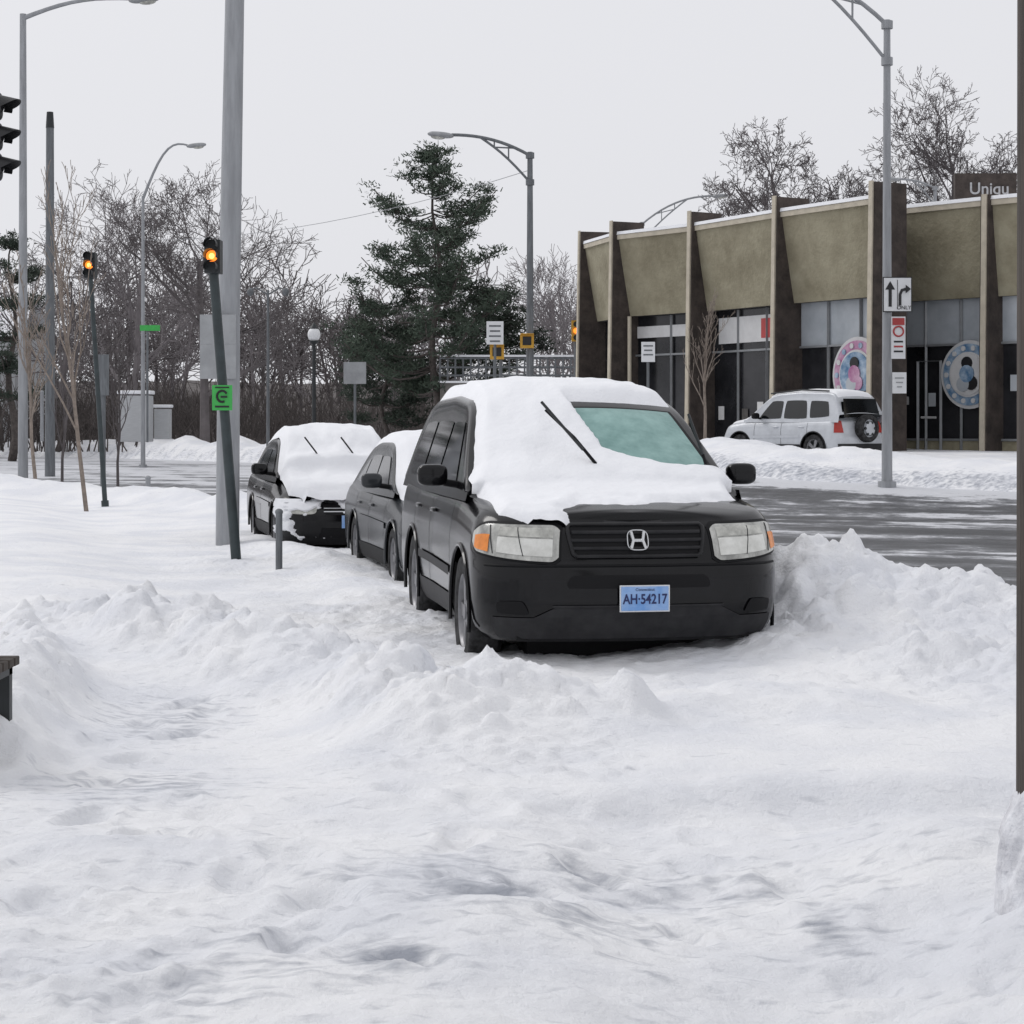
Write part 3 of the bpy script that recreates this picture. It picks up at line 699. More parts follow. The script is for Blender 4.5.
# ------------------------------------------------------------------ building
bd=empty('commercial_building')
GB=.75
fascia=MB();store=MB();fins=MB();mas=MB()
def run(PT,kinds,fint,skipfirst=False,so=.80):
    PT=[(XD(px,d),d) for px,d in PT]; n_=len(PT)
    def nrm(a,b):
        u=Vector((b[0]-a[0],b[1]-a[1],0)); u.normalize(); return u,Vector((u.y,-u.x,0))
    norms=[nrm(PT[i],PT[i+1])[1] for i in range(n_-1)]
    vn=[norms[0]]+[(norms[i-1]+norms[i]).normalized() for i in range(1,n_-1)]+[norms[-1]]
    def P3d(i,off,z): return Vector((PT[i][0],PT[i][1],z))-vn[i]*off
    for i in range(n_-1):
        u,n=nrm(PT[i],PT[i+1]); kind=kinds[i]
        zt_,zl=7.25,4.92; fo=so*.68
        rows=[(.14,zt_),(.14+.3*(fo-.14),6.5),(.14+.65*(fo-.14),5.7),(fo,zl)]
        vs=[];fs=[]
        for (o,z) in rows: vs+= [P3d(i,o,z),P3d(i+1,o,z)]
        for k in range(len(rows)-1): fs.append((2*k,2*k+1,2*k+3,2*k+2))
        fascia.add(vs,fs,M_tan)
        vs=[P3d(i,.08,zt_),P3d(i+1,.08,zt_),P3d(i+1,.08,zt_+.14),P3d(i,.08,zt_+.14),P3d(i,.9,zt_+.14),P3d(i+1,.9,zt_+.14),P3d(i,.20,zt_),P3d(i+1,.20,zt_)]
        fascia.add(vs,[(0,1,2,3),(3,2,5,4),(0,6,7,1)],M_cream)
        vs=[P3d(i,.06,zt_+.145),P3d(i+1,.06,zt_+.145),P3d(i+1,.08,zt_+.24),P3d(i,.08,zt_+.24),P3d(i,.95,zt_+.25),P3d(i+1,.95,zt_+.25)]
        fascia.add(vs,[(0,1,2,3),(3,2,5,4)],M_snowcar)
        fascia.add([P3d(i,fo,zl),P3d(i+1,fo,zl),P3d(i+1,so+.4,zl),P3d(i,so+.4,zl)],[(0,1,2,3)],M_soffit)
        def SF(t,z,o=so): return P3d(i,o,z).lerp(P3d(i+1,o,z),t)
        def quad(t0,t1,z0,z1,mt,o=so,mbx=store): mbx.add([SF(t0,z0,o),SF(t1,z0,o),SF(t1,z1,o),SF(t0,z1,o)],[(0,1,2,3)],mt)
        quad(0,1,GB-.5,4.93,M_store,so+.02)
        quad(0,1,GB-.5,GB+.45,M_tan,so-.03)
        nm=1
        if kind=='glass': quad(0,1,3.75,4.92,M_trans,so-.01); nm=3
        elif kind=='sign': quad(.10,1,3.95,4.7,M_bandw,so-.04); quad(.60,.78,4.05,4.6,M_signred,so-.05); nm=3
        elif kind=='band': quad(.05,1,4.25,4.6,M_bandw,so-.04); nm=2
        for k in range(nm+1):
            t=k/nm; store.tube([SF(t,GB,so-.05),SF(t,4.9,so-.05)],.045,M_frame,4)
        for z in ((GB+.46,3.72) if kind!='blank' else ()): store.tube([SF(0,z,so-.05),SF(1,z,so-.05)],.04,M_frame,4)
        if kind=='band':
            for t in(.12,.88): store.tube([SF(t,GB,.3),SF(t,4.9,.3)],.06,M_cream,8)
        if skipfirst and i==0:
            store.tube([SF(.26,GB,so-.08),SF(.26,3.3,so-.08),SF(.48,3.3,so-.08),SF(.48,GB,so-.08)],.05,M_frame,4)
            store.tube([SF(.30,1.8,so-.1),SF(.44,1.8,so-.1)],.03,M_bandw,6)
        if kind in('sign','glass'):
            for k in range(4):
                t0=.06+.24*k+random.uniform(0,.08); z0=random.uniform(1.6,2.6); quad(t0,t0+.07,z0,z0+random.uniform(.2,.5),random.choice([M_bandw,M_soffit,M_trans,M_pink]),so-.012)
        if kind=='glass' and i==(0 if skipfirst else 3):
            t=.76 if skipfirst else .66; c=SF(t,2.92,so-.12); R_=1.0 if not skipfirst else .9
            A,B2=(M_blue,M_bandw) if skipfirst else (M_pink,M_blue)
            store.disc(c,n,R_,M_bandw,.03,40); store.disc(c+n*.03,n,R_*.90,A,.03,40); store.disc(c+n*.06,n,R_*.66,M_bandw,.03,30); store.disc(c+n*.09,n,R_*.60,B2,.03,30)
            for k in range(14):
                a=k*2*math.pi/14; pu=Vector((-n.y,n.x,0)); q=c+n*.06+(pu*math.cos(a)+Vector((0,0,1))*math.sin(a))*R_*.78
                store.disc(q,n,R_*.075,B2 if k%2 else M_bandw,.03,10)
            pu=Vector((-n.y,n.x,0))
            for (a_,b_,sz,mm) in((0,.30,.17,M_signblack),(0,.02,.23,M_pink if not skipfirst else M_blue),(-.12,-.25,.20,M_trans),(.14,-.22,.19,M_signblack if skipfirst else M_pink)):
                store.disc(c+n*(.12+.02*sz)+pu*a_+Vector((0,0,b_)),n,sz,mm,.03,14)
    for i in range(n_):
        n=vn[i]; u=Vector((-n.y,n.x,0)); top_=fint[i]
        if top_ is None: continue
        vs=[]
        for z,o in((GB-.6,-.12),(top_,.0)):
            for a,b in((-.13,o),(.13,o),(.13,so+.25),(-.13,so+.25)): vs.append(Vector((PT[i][0],PT[i][1],z))+u*a-n*b)
        fins.add(vs,[(0,1,5,4),(1,2,6,5),(2,3,7,6),(3,0,4,7),(4,5,6,7)],M_brick)
        vs=[]
        for z,o in((GB-.6,-.14),(top_+.03,-.02)):
            for a,b in((-.075,o-.03),(.075,o-.03),(.075,o+.018),(-.075,o+.018)): vs.append(Vector((PT[i][0],PT[i][1],z))+u*a-n*b)
        fins.add(vs,[(0,1,5,4),(1,2,6,5),(2,3,7,6),(3,0,4,7),(4,5,6,7)],M_cream)
    return [P3d(i,so+.08,0) for i in range(n_)]
fa=run([(580,64.2),(612,61),(690,58.2),(775,54.4),(872,51)],['blank','band','sign','glass'],[7.8]*5)
fb=run([(879,54.0),(985,51.4),(1110,48.8),(1250,46.5)],['glass','glass','glass'],[None,7.5,7.5,7.5],True,so=.6)
fp=fa+[fb[0]]+fb[1:]+[Vector((36,70,0)),Vector((12,84,0))]; n_=len(fp)
vs=[Vector((p.x,p.y,GB-.6)) for p in fp]+[Vector((p.x,p.y,7.2)) for p in fp]
mas.add(vs,[(k,(k+1)%n_,(k+1)%n_+n_,k+n_) for k in [len(fa)-1]+list(range(len(fa)+len(fb)-1,n_))],M_brick)
mas.add([Vector((p.x,p.y,7.2)) for p in fp],[tuple(range(n_))],M_snowcar)
fascia.obj('fascia_panels',bd);store.obj('storefronts',bd);fins.obj('facade_fins',bd);mas.obj('rear_walls_and_roof',bd)
mb=MB(); c=W(985,189,75); mb.box(c,(2.3,.3,1.15),M_brick); mb.tube([c+Vector((-.9,.1,-.5)),c+Vector((-.9,.1,-3.4))],.08,M_dark); mb.tube([c+Vector((.9,.1,-.5)),c+Vector((.9,.1,-3.4))],.08,M_dark)
so_=mb.obj('rooftop_sign'); t_=text('sign_lettering','Uniqu',.62,Matrix.Translation(c+Vector((.12,-.17,-.02)))@RX90,M_faded,None,bold=.008); t_.parent=so_
# ------------------------------------------------------------------ street furniture
def cobra(mb,p,dir_,mt=M_signgrey,s=1.):
    q=Vector(dir_).normalized(); yaw=math.atan2(q.y,q.x); R=Matrix.Rotation(yaw,3,'Z')@Matrix.Rotation(-.10,3,'Y')
    mb.blob(Vector(p)+q*.3*s,(.75*s,.30*s,.17*s),mt,.8,16,10,rot=R); mb.blob(Vector(p)+q*.38*s-Vector((0,0,.07*s)),(.4*s,.22*s,.12*s),M_lens,1,14,8,rot=R)
def street_lamp(px,d,topy,pole_r,armdx,armdz,style='single',mt=M_steel,dirv=None):
    x=XD(px,d); zt_=ZD(topy,d); z0=gz(x,d)-.2
    mb=MB(); mb.tube([(x,d,z0),(x,d,z0+.5),(x,d,zt_)],[pole_r*1.25,pole_r,pole_r*.62],mt,14)
    mb.tube([(x,d,z0),(x,d,z0+.42)],[pole_r*1.8,pole_r*1.7],mt,14)
    dv=Vector(dirv or (math.copysign(1,armdx),0,0)); L_=abs(armdx)
    o=Vector((x,d,zt_-.1)); e=o+dv*L_+Vector((0,0,armdz))
    if style=='single':
        pts_=[o.lerp(e,t)+Vector((0,0,armdz*.55*math.sin(math.pi*t)*.7)) for t in np.linspace(0,1,10)]
        mb.tube(pts_,[.06,.055,.05,.05,.045,.045,.04,.04,.035,.035],mt,8)
    else:
        pts_=[o+dv*L_*t+Vector((0,0,armdz*(1-(1-t)**2.2))) for t in np.linspace(0,1,12)]
        mb.tube(pts_,.045,mt,8)
        o2=o-Vector((0,0,.75)); pts2=[o2.lerp(pts_[7],t)+Vector((0,0,.10*math.sin(math.pi*t))) for t in np.linspace(0,1,8)]
        mb.tube(pts2,.035,mt,8)
        for a,b in((3,3),(2,5),(5,5)): mb.tube([pts_[a],pts2[b]],.022,mt,6)
        for zz in(0,-.75): mb.tube([(x,d,zt_+zz-.18),(x,d,zt_+zz-.02)],pole_r*.62+.05,mt,12)
    cobra(mb,e,dv)
    return mb.obj('street_lamp')
street_lamp(23,47,14,.12,2.55,.45)
street_lamp(530,56,152,.12,-2.2,.58,'truss',M_steeld)
street_lamp(887,41,20,.11,-2.6,1.15,'truss',M_steel)
street_lamp(143,75,196,.09,1.7,2.0)
street_lamp(642,92,222,.12,3.3,1.3,'truss',M_steel)
street_lamp(935,88,186,.12,-1.6,.4,'truss',M_steel)
def sign(px,py,d,wpx,hpx,mt,off=-.14): 
    s=F/d; mb=MB(); c=W(px,py,d)+Vector((0,off,0)); mb.box(c,(wpx/s,.02,hpx/s),mt); return mb,c,s
mb,c,s=sign(896,295,41,29,35,M_signblack); mb.box(c+Vector((0,-.014,0)),(27/s,.01,33/s),M_white)
def arrow_up(mb,c,h,mt):
    mb.box(c+Vector((0,0,-h*.12)),(h*.13,.008,h*.75),mt)
    mb.add([c+Vector((-h*.2,-.002,h*.2)),c+Vector((h*.2,-.002,h*.2)),c+Vector((0,-.002,h*.55))],[(0,1,2)],mt)
arrow_up(mb,c+Vector((-.15,-.024,0)),.5,M_signblack)
cc=c+Vector((.13,-.024,0)); mb.tube([cc+Vector((-.08,0,-.22)),cc+Vector((-.08,0,0)),cc+Vector((-.04,0,.09)),cc+Vector((.04,0,.11))],.03,M_signblack,6)
mb.add([cc+Vector((.03,-.03,.02)),cc+Vector((.03,-.03,.20)),cc+Vector((.14,-.03,.11))],[(0,1,2)],M_signblack)
mb.box(c+Vector((0,-.022,-.0)),(.012,.006,.6),M_signblack)
o=mb.obj('lane_direction_sign'); t_=text('sign_text','ONLY',.11,Matrix.Translation(cc+Vector((0,-.008,-.27)))@RX90,M_signblack); t_.parent=o
mb,c,s=sign(897,338,41,14,42,M_white); mb.box(c+Vector((0,-.016,.33)),(12/s,.01,7/s),M_signred); mb.tube([c+Vector((.10*math.cos(a),-.02,.13+.10*math.sin(a))) for a in np.linspace(0,6.283,20)],.018,M_signred,5)
for k in range(3): mb.box(c+Vector((0,-.014,-.08-.10*k)),(9/s,.008,.035),M_signred if k%2 else M_signblack)
mb.obj('parking_sign')
mb,c,s=sign(898,383,41,14,21,M_white)
for k in range(3): mb.box(c+Vector((0,-.014,.1-.09*k)),((9-2*k)/s,.008,.025),M_signgrey)
mb.obj('parking_sign')
def signal_post(top,bot,d,r,housing_w,housing_h,litz):
    mb=MB(); a=W(bot[0],bot[1],d); b=W(top[0],top[1],d); a=a+(a-b).normalized()*.5
    mb.tube([a,b],[r,r*.92],M_darkgreen,12); mb.tube([a.lerp(b,.0),a.lerp(b,.06)],r*1.5,M_darkgreen,12)
    root=mb.obj('traffic_signal')
    mb=MB(); c=b+Vector((0,0,housing_h*.45))
    mb.box(c,(housing_w,.22,housing_h),M_dark)
    for k in range(3):
        cz=c+Vector((0,-.12,housing_h*(.33-.33*k))); lit=(k==litz)
        R_=housing_w*.36
        mb.disc(cz,(0,-1,0),R_,M_ambglow if lit else M_dark,.02,20)
        if lit: mb.disc(cz+Vector((0,-.012,0)),(0,-1,0),R_*.5,M_ambcore,.01,16)
        vs=[];fs=[];m_=12
        for q in range(m_+1):
            th=-.4+ (math.pi+.8)*q/m_
            for yy in(0,-.18): vs.append(cz+Vector((math.cos(th)*R_*1.1,yy,math.sin(th)*R_*1.1)))
        for q in range(m_): fs.append((2*q,2*q+1,2*q+3,2*q+2))
        mb.add(vs,fs,M_dark)
    mb.obj('signal_head',root,bevel=.01); return root,a,b
r1,a1,b1=signal_post((213.5,272),(237,570),21.5,.056,.17,.36,1)
r2,a2,b2=signal_post((90.5,277),(104,487),36,.045,.20,.46,1)
# black signal on a mast arm coming in from the left; its visors point along the side street
d=22.0; mb=MB(); xh=XD(-9,d); zc=ZD(136,d)
mb.tube([(XD(-330,d),d+.6,0),(XD(-330,d),d+.6,ZD(40,d))],[.13,.10],M_darkgreen,14)
mb.tube([(XD(-330,d),d+.6,ZD(52,d)),(XD(-160,d),d+.3,ZD(58,d)),(xh,d,ZD(64,d))],[.07,.055,.045],M_darkgreen,10)
mb.tube([(xh,d,ZD(64,d)),(xh,d,ZD(92,d))],.02,M_dark,8)
root5=mb.obj('traffic_signal')
mb=MB(); vd=Vector((.90,-.36,-.22)).normalized(); yaw=math.atan2(vd.y,vd.x); Rz=Matrix.Rotation(yaw,3,'Z')
for k in range(3):
    cz=Vector((xh,d,zc+.335*(1-k))); mb.blob(cz,(.16,.30,.325),M_dark,.45,18,12,rot=Rz)
    side=Vector((-math.sin(yaw),math.cos(yaw),0)); f0=cz+Vector((math.cos(yaw),math.sin(yaw),0))*.09; upv=Vector((0,0,1))
    mb.disc(f0,vd,.11,M_signblack,.02,18)
    vs=[];fs=[];m_=18
    for q in range(m_+1):
        th=-.55+(math.pi+1.1)*q/m_; l=.12+.17*max(0,math.sin(th))**.7
        e0=f0+(side*math.cos(th)+upv*math.sin(th))*.118; e1=f0+vd*l+(side*math.cos(th)+upv*math.sin(th))*.112; vs+=[e0,e1]
    for q in range(m_): fs.append((2*q,2*q+1,2*q+3,2*q+2))
    mb.add(vs,fs,M_signblack)
mb.obj('signal_head',root5)
mb=MB(); t=(393-272)/(570-272); c=b1.lerp(a1,t*.9)+Vector((-.0,-.09,0)); 
mb.box(c,(.215,.012,.27),M_signgreen); 
mb.tube([c+Vector((.055*math.cos(a),-.012,.015+.06*math.sin(a))) for a in np.linspace(.5,5.2,14)],.012,M_signblack,6)
mb.box(c+Vector((.02,-.012,.01)),(.07,.01,.02),M_signblack)
mb.box(c+Vector((0,-.009,-.095)),(.15,.006,.02),M_signblack); mb.box(c+Vector((0,-.009,.11)),(.15,.006,.014),M_signblack)
mb.obj('green_street_sign')
x=XD(229,24.5); mb=MB(); mb.tube([(x-.02,24.5,0),(x,24.5,3),(x+.11,24.5,9)],[.145,.135,.105],M_steel,18)
mb.box((XD(220,24.5),24.33,ZD(362,24.5)),(.44,.015,.42),M_signgrey); mb.box((XD(220,24.5),24.33,ZD(330,24.5)),(.44,.015,.36),M_signgrey)
mb.obj('utility_pole')
def post(px,yt,yb,d,r,name,mt=M_steel,cap=True):
    x=XD(px,d);mb=MB();mb.tube([(x,d,ZD(yb,d)-.4),(x,d,ZD(yt,d))],r,mt,12)
    if cap: mb.blob((x,d,ZD(yt,d)),(r*2.4,r*2.4,r*2),mt,1,12,8)
    return mb.obj(name)
post(279,512,584,20.2,.035,'parking_meter_post',M_steeld); post(148,478,498,40,.05,'bollard'); post(42,392,430,70,.06,'bollard')
mb=MB(); x=XD(103,44); mb.tube([(x,44,0),(x,44,ZD(355,44))],.06,M_steeld,10); mb.box((x,43.9,ZD(375,44)),(.30,.03,.9),M_steeld); mb.obj('traffic_sign')
x=XD(50,62); mb=MB(); mb.tube([(x,62,0),(x,62,ZD(135,62)),(x,62,ZD(128,62))],[.16,.12,.12],M_steeld,12); mb.tube([(x,62,ZD(128,62)),(x,62,ZD(112,62))],[.13,.10],M_dark,12); mb.obj('utility_pole')
mb=MB()
a,b=W(143,240,75),W(530,170,56)
mb.tube([a.lerp(b,t)-Vector((0,0,.5*4*t*(1-t))) for t in np.linspace(0,1,14)],.010,M_signgrey,4)
mb.obj('overhead_cable')
def globe_lamp(px,d,yt,name='globe_street_lamp'):
    x=XD(px,d);z=ZD(yt,d); mb=MB(); mb.tube([(x,d,0),(x,d,.6),(x,d,.7),(x,d,z-.35)],[.16,.13,.07,.055],M_dark,12)
    mb.lathe([(.05,-.4),(.13,-.33),(.16,-.28)],M_dark,Matrix.Translation((x,d,z)),14); mb.blob((x,d,z-.08),(.40,.40,.46),M_white,1,16,12); mb.lathe([(.14,.1),(.08,.2),(.001,.3)],M_dark,Matrix.Translation((x,d,z)),12)
    return mb.obj(name)
globe_lamp(314,62,332)
mb=MB(); d=85;x=XD(268,d); zt_=ZD(290,d); mb.tube([(x,d,0),(x,d,zt_)],[.08,.05],M_steeld,10)
for sx in(-1,1): mb.tube([(x,d,zt_-.2),(x+sx*.5,d,zt_+.1),(x+sx*.75,d,zt_)],.035,M_steeld,6); mb.blob((x+sx*.75,d,zt_-.08),(.3,.3,.35),M_steeld,1,12,8)
mb.obj('twin_arm_street_lamp')
def post_sign(px,py,d,w_,h_,mt,name,lines=0):
    x=XD(px,d);z=ZD(py,d);mb=MB();mb.tube([(x,d,gz(x,d)-.2),(x,d,z+h_/2)],.035,M_steeld,8);mb.box((x,d-.06,z),(w_,.02,h_),mt)
    for k in range(lines): mb.box((x,d-.075,z+h_*(.3-.22*k)),(w_*(.7-.1*(k%2)),.008,h_*.07),M_steeld)
    return mb.obj(name)
post_sign(355,373,55,.62,.6,M_signgrey,'traffic_sign'); post_sign(495,333,52,.44,.6,M_white,'traffic_sign',4); post_sign(648,352,50,.34,.5,M_white,'parking_sign',3)
def ped_signal(px,py,d,mt=M_yellow):
    x=XD(px,d);z=ZD(py,d);mb=MB();mb.tube([(x+.1,d,0),(x+.1,d,z-.2)],.05,M_steeld,8); mb.box((x,d,z),(.38,.25,.40),mt); mb.box((x,d-.135,z),(.24,.02,.24),M_signblack)
    mb.box((x,d-.2,z+.19),(.38,.18,.02),mt); return mb.obj('pedestrian_signal',bevel=.02)
ped_signal(497,352,54);ped_signal(527,341,55.6)
mb=MB(); c=W(576,331,72); mb.box(c,(.32,.3,.75),M_yellow); 
for k in range(3): mb.disc(c+Vector((0,-.17,.24-.24*k)),(0,-1,0),.10,M_ambglow if k==1 else M_dark,.03,14)
mb.tube([c+Vector((0,.2,.4)),c+Vector((0,.2,-5))],.07,M_steeld); mb.obj('traffic_signal')
mb=MB(); c=W(150,328,70); mb.box(c,(.7,.03,.2),M_signgreen); mb.tube([c+Vector((-.1,.05,.1)),c+Vector((-.1,.05,-4))],.04,M_steeld); mb.obj('street_name_sign')
mb=MB()
mb.box(W(136,411,78)+Vector((0,0,-.3)),(1.2,.9,1.8),M_houses); mb.box(W(136,394,78)+Vector((0,0,.06)),(1.3,1.0,.14),M_snowcar); mb.obj('utility_cabinet',bevel=.03)
mb=MB(); mb.box(W(163,419,79)+Vector((0,0,-.2)),(.6,.6,1.2),M_houses); mb.box(W(163,407,79)+Vector((0,0,.03)),(.7,.7,.12),M_snowcar); mb.obj('utility_cabinet',bevel=.03)
# near right wooden pole with plastered snow
mb=MB(); d=6.0; xc=1.665; mb.tube([(xc,d,0),(xc,d,1.5),(xc-.005,d,7)],[.15,.147,.135],M_wood,20); up=mb.obj('wooden_utility_pole')
mb=MB(); vs=[];fs=[];nu=60;nv=60
for j in range(nv):
    z=-.25+j/nv*.87
    for i in range(nu):
        th=2*math.pi*i/nu; nn=float(fbm(np.array(math.cos(th)*2+3),np.array(z*5+math.sin(th)*2),5,90)); r=.16+.09*math.exp(-max(z,0)*2.6)+.08*nn - .07*max(0,(z-.38))/.24
        vs.append((xc+r*math.cos(th),d+r*math.sin(th),z))
for j in range(nv-1):
    for i in range(nu): a=j*nu+i;b=j*nu+(i+1)%nu; fs.append((a,b,b+nu,a+nu))
mb.add(vs,fs,mat('dirty_packed_snow',(.50,.50,.53),.8,col2=(.80,.81,.84),vscale=7,bump=.8,bscale=25,bdist=.03)); mb.obj('packed_snow',up,ang=180)
# low bench, mostly out of frame at left
bx,by=-2.20,8.7; bench=empty('park_bench',Matrix.Translation((bx,by,.22)))
mb=MB()
for k in range(5): mb.box((-.80,-.20+.10*k,.33),(1.6,.08,.04),M_wood)
mb.obj('seat',bench,bevel=.006)
mb=MB()
for x_ in(-.05,-1.5): 
    mb.box((x_,-.18,.12),(.05,.05,.40),M_dark); mb.box((x_,.18,.12),(.05,.05,.40),M_dark); mb.box((x_,0,.29),(.05,.42,.035),M_dark)
mb.obj('legs',bench)
mb=MB(); mb.blob((-.83,.0,.39),(1.56,.44,.14),M_snowcar,.6,40,12); mb.obj('snow_on_seat',bench)
# ------------------------------------------------------------------ trees
def gen_tree(mb,base,h,r0,mt,seed,levels=5,kids=(6,5,4,4,3),spread=.75,trunk=.35,up=.25,lean=(0,0),minr=.006,ratio=.62):
    rnd=random.Random(seed)
    def br(p,d,L,r,lv):
        n=4 if lv<2 else 3; pts=[Vector(p)];rad=[r]; cur=d.copy()
        for k in range(n):
            wob=.10 if lv==0 else .26
            cur=(cur+Vector((rnd.uniform(-1,1),rnd.uniform(-1,1),rnd.uniform(-.8,.9)))*wob+Vector((0,0,up*.25 if lv else 0))).normalized()
            pts.append(pts[-1]+cur*L/n); rad.append(max(minr,r*(1-.62*(k+1)/n)))
        mb.tube(pts,rad,mt,6 if lv==0 else (4 if lv<2 else 3),caps=False)
        if lv>=levels: return
        K=kids[min(lv,len(kids)-1)]
        for q in range(K):
            t=(trunk+(1-trunk)*(q+rnd.random())/K) if lv==0 else (.25+.75*(q+rnd.random())/K)
            i=min(n-1,int(t*n)); f=t*n-i; pos=pts[i].lerp(pts[i+1],f); rr=rad[i]*(1-f)+rad[i+1]*f
            ax=(pts[i+1]-pts[i]).normalized(); s=ax.orthogonal().normalized(); s=Matrix.Rotation(rnd.uniform(0,6.283),3,ax)@s
            ang=spread*rnd.uniform(.7,1.25); nd=(ax*math.cos(ang)+s*math.sin(ang)+Vector((0,0,up*.5))).normalized()
            br(pos,nd,L*ratio*rnd.uniform(.75,1.15)*(1.15-.45*t if lv==0 else 1.1-.3*t),max(minr,rr*.62),lv+1)
    br(Vector(base),Vector((lean[0],lean[1],1)).normalized(),h*.62,r0,0)
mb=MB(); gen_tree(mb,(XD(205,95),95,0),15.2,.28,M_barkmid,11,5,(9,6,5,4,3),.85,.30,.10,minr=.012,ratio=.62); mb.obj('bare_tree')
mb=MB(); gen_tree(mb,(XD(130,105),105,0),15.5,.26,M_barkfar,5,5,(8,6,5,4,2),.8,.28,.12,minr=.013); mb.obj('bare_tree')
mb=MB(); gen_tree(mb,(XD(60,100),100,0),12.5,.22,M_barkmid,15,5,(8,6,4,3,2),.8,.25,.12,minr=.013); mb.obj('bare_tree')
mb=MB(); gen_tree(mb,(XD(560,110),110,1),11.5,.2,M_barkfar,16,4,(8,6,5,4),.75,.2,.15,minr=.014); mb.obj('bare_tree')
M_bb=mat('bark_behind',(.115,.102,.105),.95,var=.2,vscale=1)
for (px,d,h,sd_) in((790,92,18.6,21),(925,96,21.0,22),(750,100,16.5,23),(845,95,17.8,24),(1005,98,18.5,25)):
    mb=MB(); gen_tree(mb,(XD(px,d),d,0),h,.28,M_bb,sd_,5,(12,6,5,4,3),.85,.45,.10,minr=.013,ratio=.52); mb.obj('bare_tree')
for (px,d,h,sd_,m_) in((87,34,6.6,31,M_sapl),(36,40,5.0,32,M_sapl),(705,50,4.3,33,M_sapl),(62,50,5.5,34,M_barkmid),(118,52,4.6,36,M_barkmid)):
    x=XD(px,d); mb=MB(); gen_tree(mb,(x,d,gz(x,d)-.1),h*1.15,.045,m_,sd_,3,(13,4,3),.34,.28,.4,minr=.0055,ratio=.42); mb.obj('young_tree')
mb=MB(); rw=random.Random(3)
for k in range(100):
    d=rw.uniform(112,165); x=(rw.uniform(-.36,.36) if k<80 else rw.uniform(-.30,-.05))*d; h=rw.uniform(8,12.0)
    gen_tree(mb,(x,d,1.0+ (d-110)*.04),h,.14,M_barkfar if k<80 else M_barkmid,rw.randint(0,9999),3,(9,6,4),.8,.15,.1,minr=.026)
mb.obj('distant_woodland')
mb=MB()
for k in range(1600):
    d=rw.uniform(96,112); x=XD(rw.uniform(-120,760),d); h=rw.uniform(1.6,4.2)
    p=Vector((x,d,.3)); q=p+Vector((rw.uniform(-.7,.7),rw.uniform(-.5,.5),h*.6)); r_=q+Vector((rw.uniform(-.8,.8),0,h*.4)); mb.tube([p,q,r_],[.04,.03,.012],M_scrub,3,False)
    for z_ in range(3):
        t=rw.uniform(.3,1); a=p.lerp(q,t); mb.tube([a,a+Vector((rw.uniform(-.9,.9),rw.uniform(-.4,.4),rw.uniform(.3,1.1)))],[.02,.01],M_scrub,3,False)
mb.obj('scrub_thicket')
hx=axis([(-260,-80,6),(-80,80,.7),(80,260,6)]); hy=axis([(108,150,.8),(150,260,6)])
HX,HYY=np.meshgrid(hx,hy)
hill=-.5+(3.4+2.6*fbm(HX*.035,HYY*.03,3,5))*sst(108,128,HYY)+3*sst(128,230,HYY)+1.6*fbm(HX*.5,HYY*.5,4,6)*sst(108,114,HYY)
grid_obj('wooded_hill',hx,hy,hill,mat('leaf_litter_hill',(.075,.066,.062),.95,col2=(.165,.148,.145),vscale=.5,bump=1,bscale=2,bdist=.5))
def pine(px,d,topy,r0,seed,prof,name,nb=95,mt=M_needle,dens=1.,f0=.22):
    rnd=random.Random(seed); x0=XD(px,d); H_=ZD(topy,d); mb=MB()
    trunk=[Vector((x0+.18*math.sin(k*1.3),d,H_*k/10)) for k in range(11)]; mb.tube(trunk,[r0*(1-.9*k/10) for k in range(11)],M_bark,8)
    V=[];Fc=[]
    def clump(c,R,n):
        for k in range(n):
            v=Vector((rnd.gauss(0,1),rnd.gauss(0,1),rnd.gauss(0,.38)))*R*.52+c
            dr=Vector((rnd.uniform(-1,1),rnd.uniform(-1,1),rnd.uniform(-.2,1))).normalized(); sd2=dr.orthogonal().normalized(); sd2=Matrix.Rotation(rnd.uniform(0,6.28),3,dr)@sd2
            l=rnd.uniform(.10,.24); w_=rnd.uniform(.014,.034); o=len(V); V.extend([v-sd2*w_,v+sd2*w_,v+dr*l+sd2*w_*.5,v+dr*l-sd2*w_*.5]); Fc.append((o,o+1,o+2,o+3))
    nw=int(nb/6)
    for wv in range(nw):
      fw=f0+(.99-f0)*(wv+.5)/nw
      for b in range(6):
        f=min(.99,fw+rnd.uniform(-.012,.012)); zz=H_*f; i=min(9,int(f*10)); p=trunk[i].lerp(trunk[i+1],f*10-i)
        R=np.interp(f,[a for a,_ in prof],[b_ for _,b_ in prof])*rnd.choice([.35,.6,.8,1.0,1.0,1.2]); th=rnd.uniform(0,6.283)
        dirv=Vector((math.cos(th),math.sin(th),rnd.uniform(.0,.25)+ .35*(f>.85)))
        pts_=[p]
        for k in range(1,6):
            s=k/5; pts_.append(p+dirv*R*s+Vector((rnd.uniform(-.06,.06),rnd.uniform(-.06,.06),.20*R*s*s-.16*R*math.sin(3.14*s))))
        mb.tube(pts_,[.05*(1-.8*k/5)*(1.3-f) +.01 for k in range(6)],M_bark,4,False)
        for k in range(int(2+R*3.4)):
            s=rnd.uniform(.42,1.02); i=min(4,int(s*5)); q=pts_[i].lerp(pts_[i+1],min(1.1,s*5-i))+Vector((rnd.uniform(-.4,.4),rnd.uniform(-.4,.4),rnd.uniform(.0,.12)))*min(1,R*.5)
            mb.tube([pts_[i],q],.012,M_bark,3,False); clump(q,rnd.uniform(.28,.50),int(38*dens))
    clump(Vector((x0,d,H_-.1)),.22,50)
    mb.add(V,Fc,mt); return mb.obj(name,ang=180)
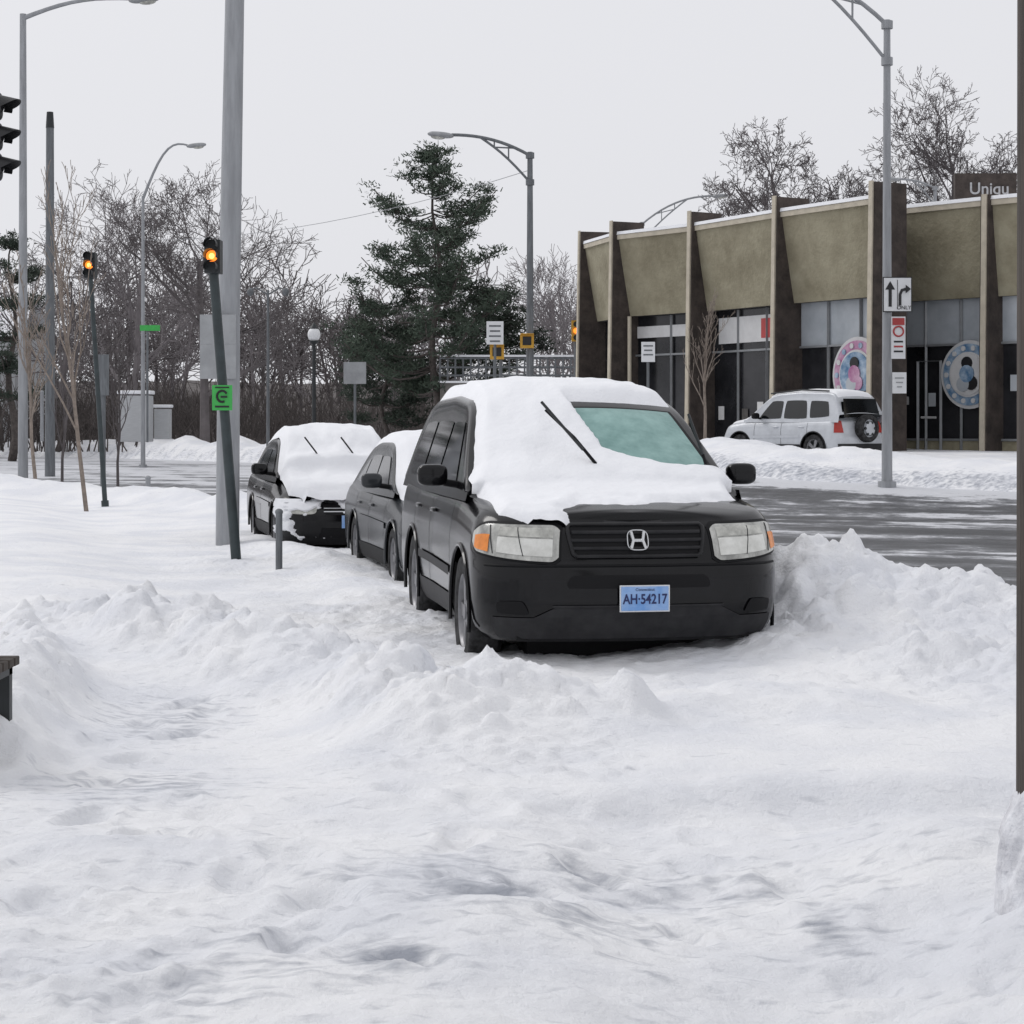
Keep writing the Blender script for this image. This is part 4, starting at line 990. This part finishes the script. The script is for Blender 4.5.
pine(436,80,148,.19,4,[(.2,3.4),(.35,3.3),(.5,3.0),(.60,3.5),(.70,2.2),(.78,2.4),(.85,1.4),(.93,1.0),(1,.3)],'pine_tree',84)
pine(385,84,305,.13,5,[(.2,2.6),(.5,2.2),(.8,1.6),(1,.5)],'pine_tree',42,M_needle2)
pine(490,83,290,.13,6,[(.2,2.4),(.5,2.1),(.8,1.5),(1,.5)],'pine_tree',36,M_needle2,f0=.58)
pine(12,88,232,.2,8,[(.2,2.2),(.5,2.0),(.8,1.2),(1,.3)],'pine_tree',36,M_needle2)
mb=MB(); d=79
xa,xb=XD(440,d),XD(640,d); zr=ZD(383,d)
mb.box(((xa+xb)/2,d+4,zr-.5),(xb-xa,8,1.0),M_conc)
n=26
for k in range(n+1): mb.box((xa+(xb-xa)*k/n,d,zr+.5),(.07,.07,1.0),M_steeld)
for z_ in(.3,.62,.98): mb.tube([(xa,d,zr+z_),(xb,d,zr+z_)],.045,M_steeld,6)
mb.box(((xa+xb)/2,d-.02,zr+1.07),(xb-xa,.12,.08),M_snowcar); mb.box(((xa+xb)/2,d-.02,zr+.04),(xb-xa,.3,.08),M_snowcar)
for k in range(4): mb.box((xa+(xb-xa)*(k+.5)/4,d+4,(zr-1)/2),(1,5,zr-1),M_conc)
mb.obj('road_bridge')
mb=MB(); d=110; hx_=XD(-10,d); mb.box((hx_-1,d,3.2),(6.5,7,6.4),M_houses)
mb.add([(hx_-4.6,d-3.8,6.3),(hx_+2.6,d-3.8,6.3),(hx_+2.6,d,8.6),(hx_-4.6,d,8.6),(hx_-4.6,d+3.8,6.3),(hx_+2.6,d+3.8,6.3)],[(0,1,2,3),(3,2,5,4)],M_snowcar)
for k in range(3):
    for j in range(2): mb.box((hx_-3+2.0*k,d-3.52,1.8+2.6*j),(.9,.06,1.3),M_store)
mb.obj('house')
# ------------------------------------------------------------------ world, sun, camera
w=bpy.data.worlds.new('World'); scene.world=w; w.use_nodes=True; nt=w.node_tree; nt.nodes.clear()
sky=nt.nodes.new('ShaderNodeTexSky'); sky.sky_type='NISHITA'; sky.sun_disc=False; sky.dust_density=6; sky.air_density=1
hs=nt.nodes.new('ShaderNodeHueSaturation'); hs.inputs['Saturation'].default_value=.15
mx=nt.nodes.new('ShaderNodeMixRGB'); mx.inputs[0].default_value=.88; mx.inputs[2].default_value=(8.35,8.4,8.8,1)
bg=nt.nodes.new('ShaderNodeBackground'); bg.inputs[1].default_value=.10; out=nt.nodes.new('ShaderNodeOutputWorld')
nt.links.new(sky.outputs[0],hs.inputs['Color']); nt.links.new(hs.outputs[0],mx.inputs[1]); nt.links.new(mx.outputs[0],bg.inputs[0]); nt.links.new(bg.outputs[0],out.inputs[0])
sl_=bpy.data.lights.new('sun','SUN'); sl_.energy=.85; sl_.angle=math.radians(24); sl_.color=(1,.975,.955); so=bpy.data.objects.new('sun',sl_); scene.collection.objects.link(so)
dirv=Vector((-.58,.38,.68)).normalized()
sky.sun_elevation=math.asin(dirv.z); sky.sun_rotation=math.atan2(dirv.x,dirv.y)
so.rotation_euler=dirv.to_track_quat('Z','Y').to_euler()
cam=bpy.data.cameras.new('camera'); cam.sensor_width=36; cam.lens=F/1024*36; cam.clip_end=3000; cam.clip_start=.1; cam.shift_y=-(512-HY)/1024
co=bpy.data.objects.new('camera',cam); scene.collection.objects.link(co); co.location=(0,0,CZ); co.rotation_euler=(math.pi/2,0,0); scene.camera=co
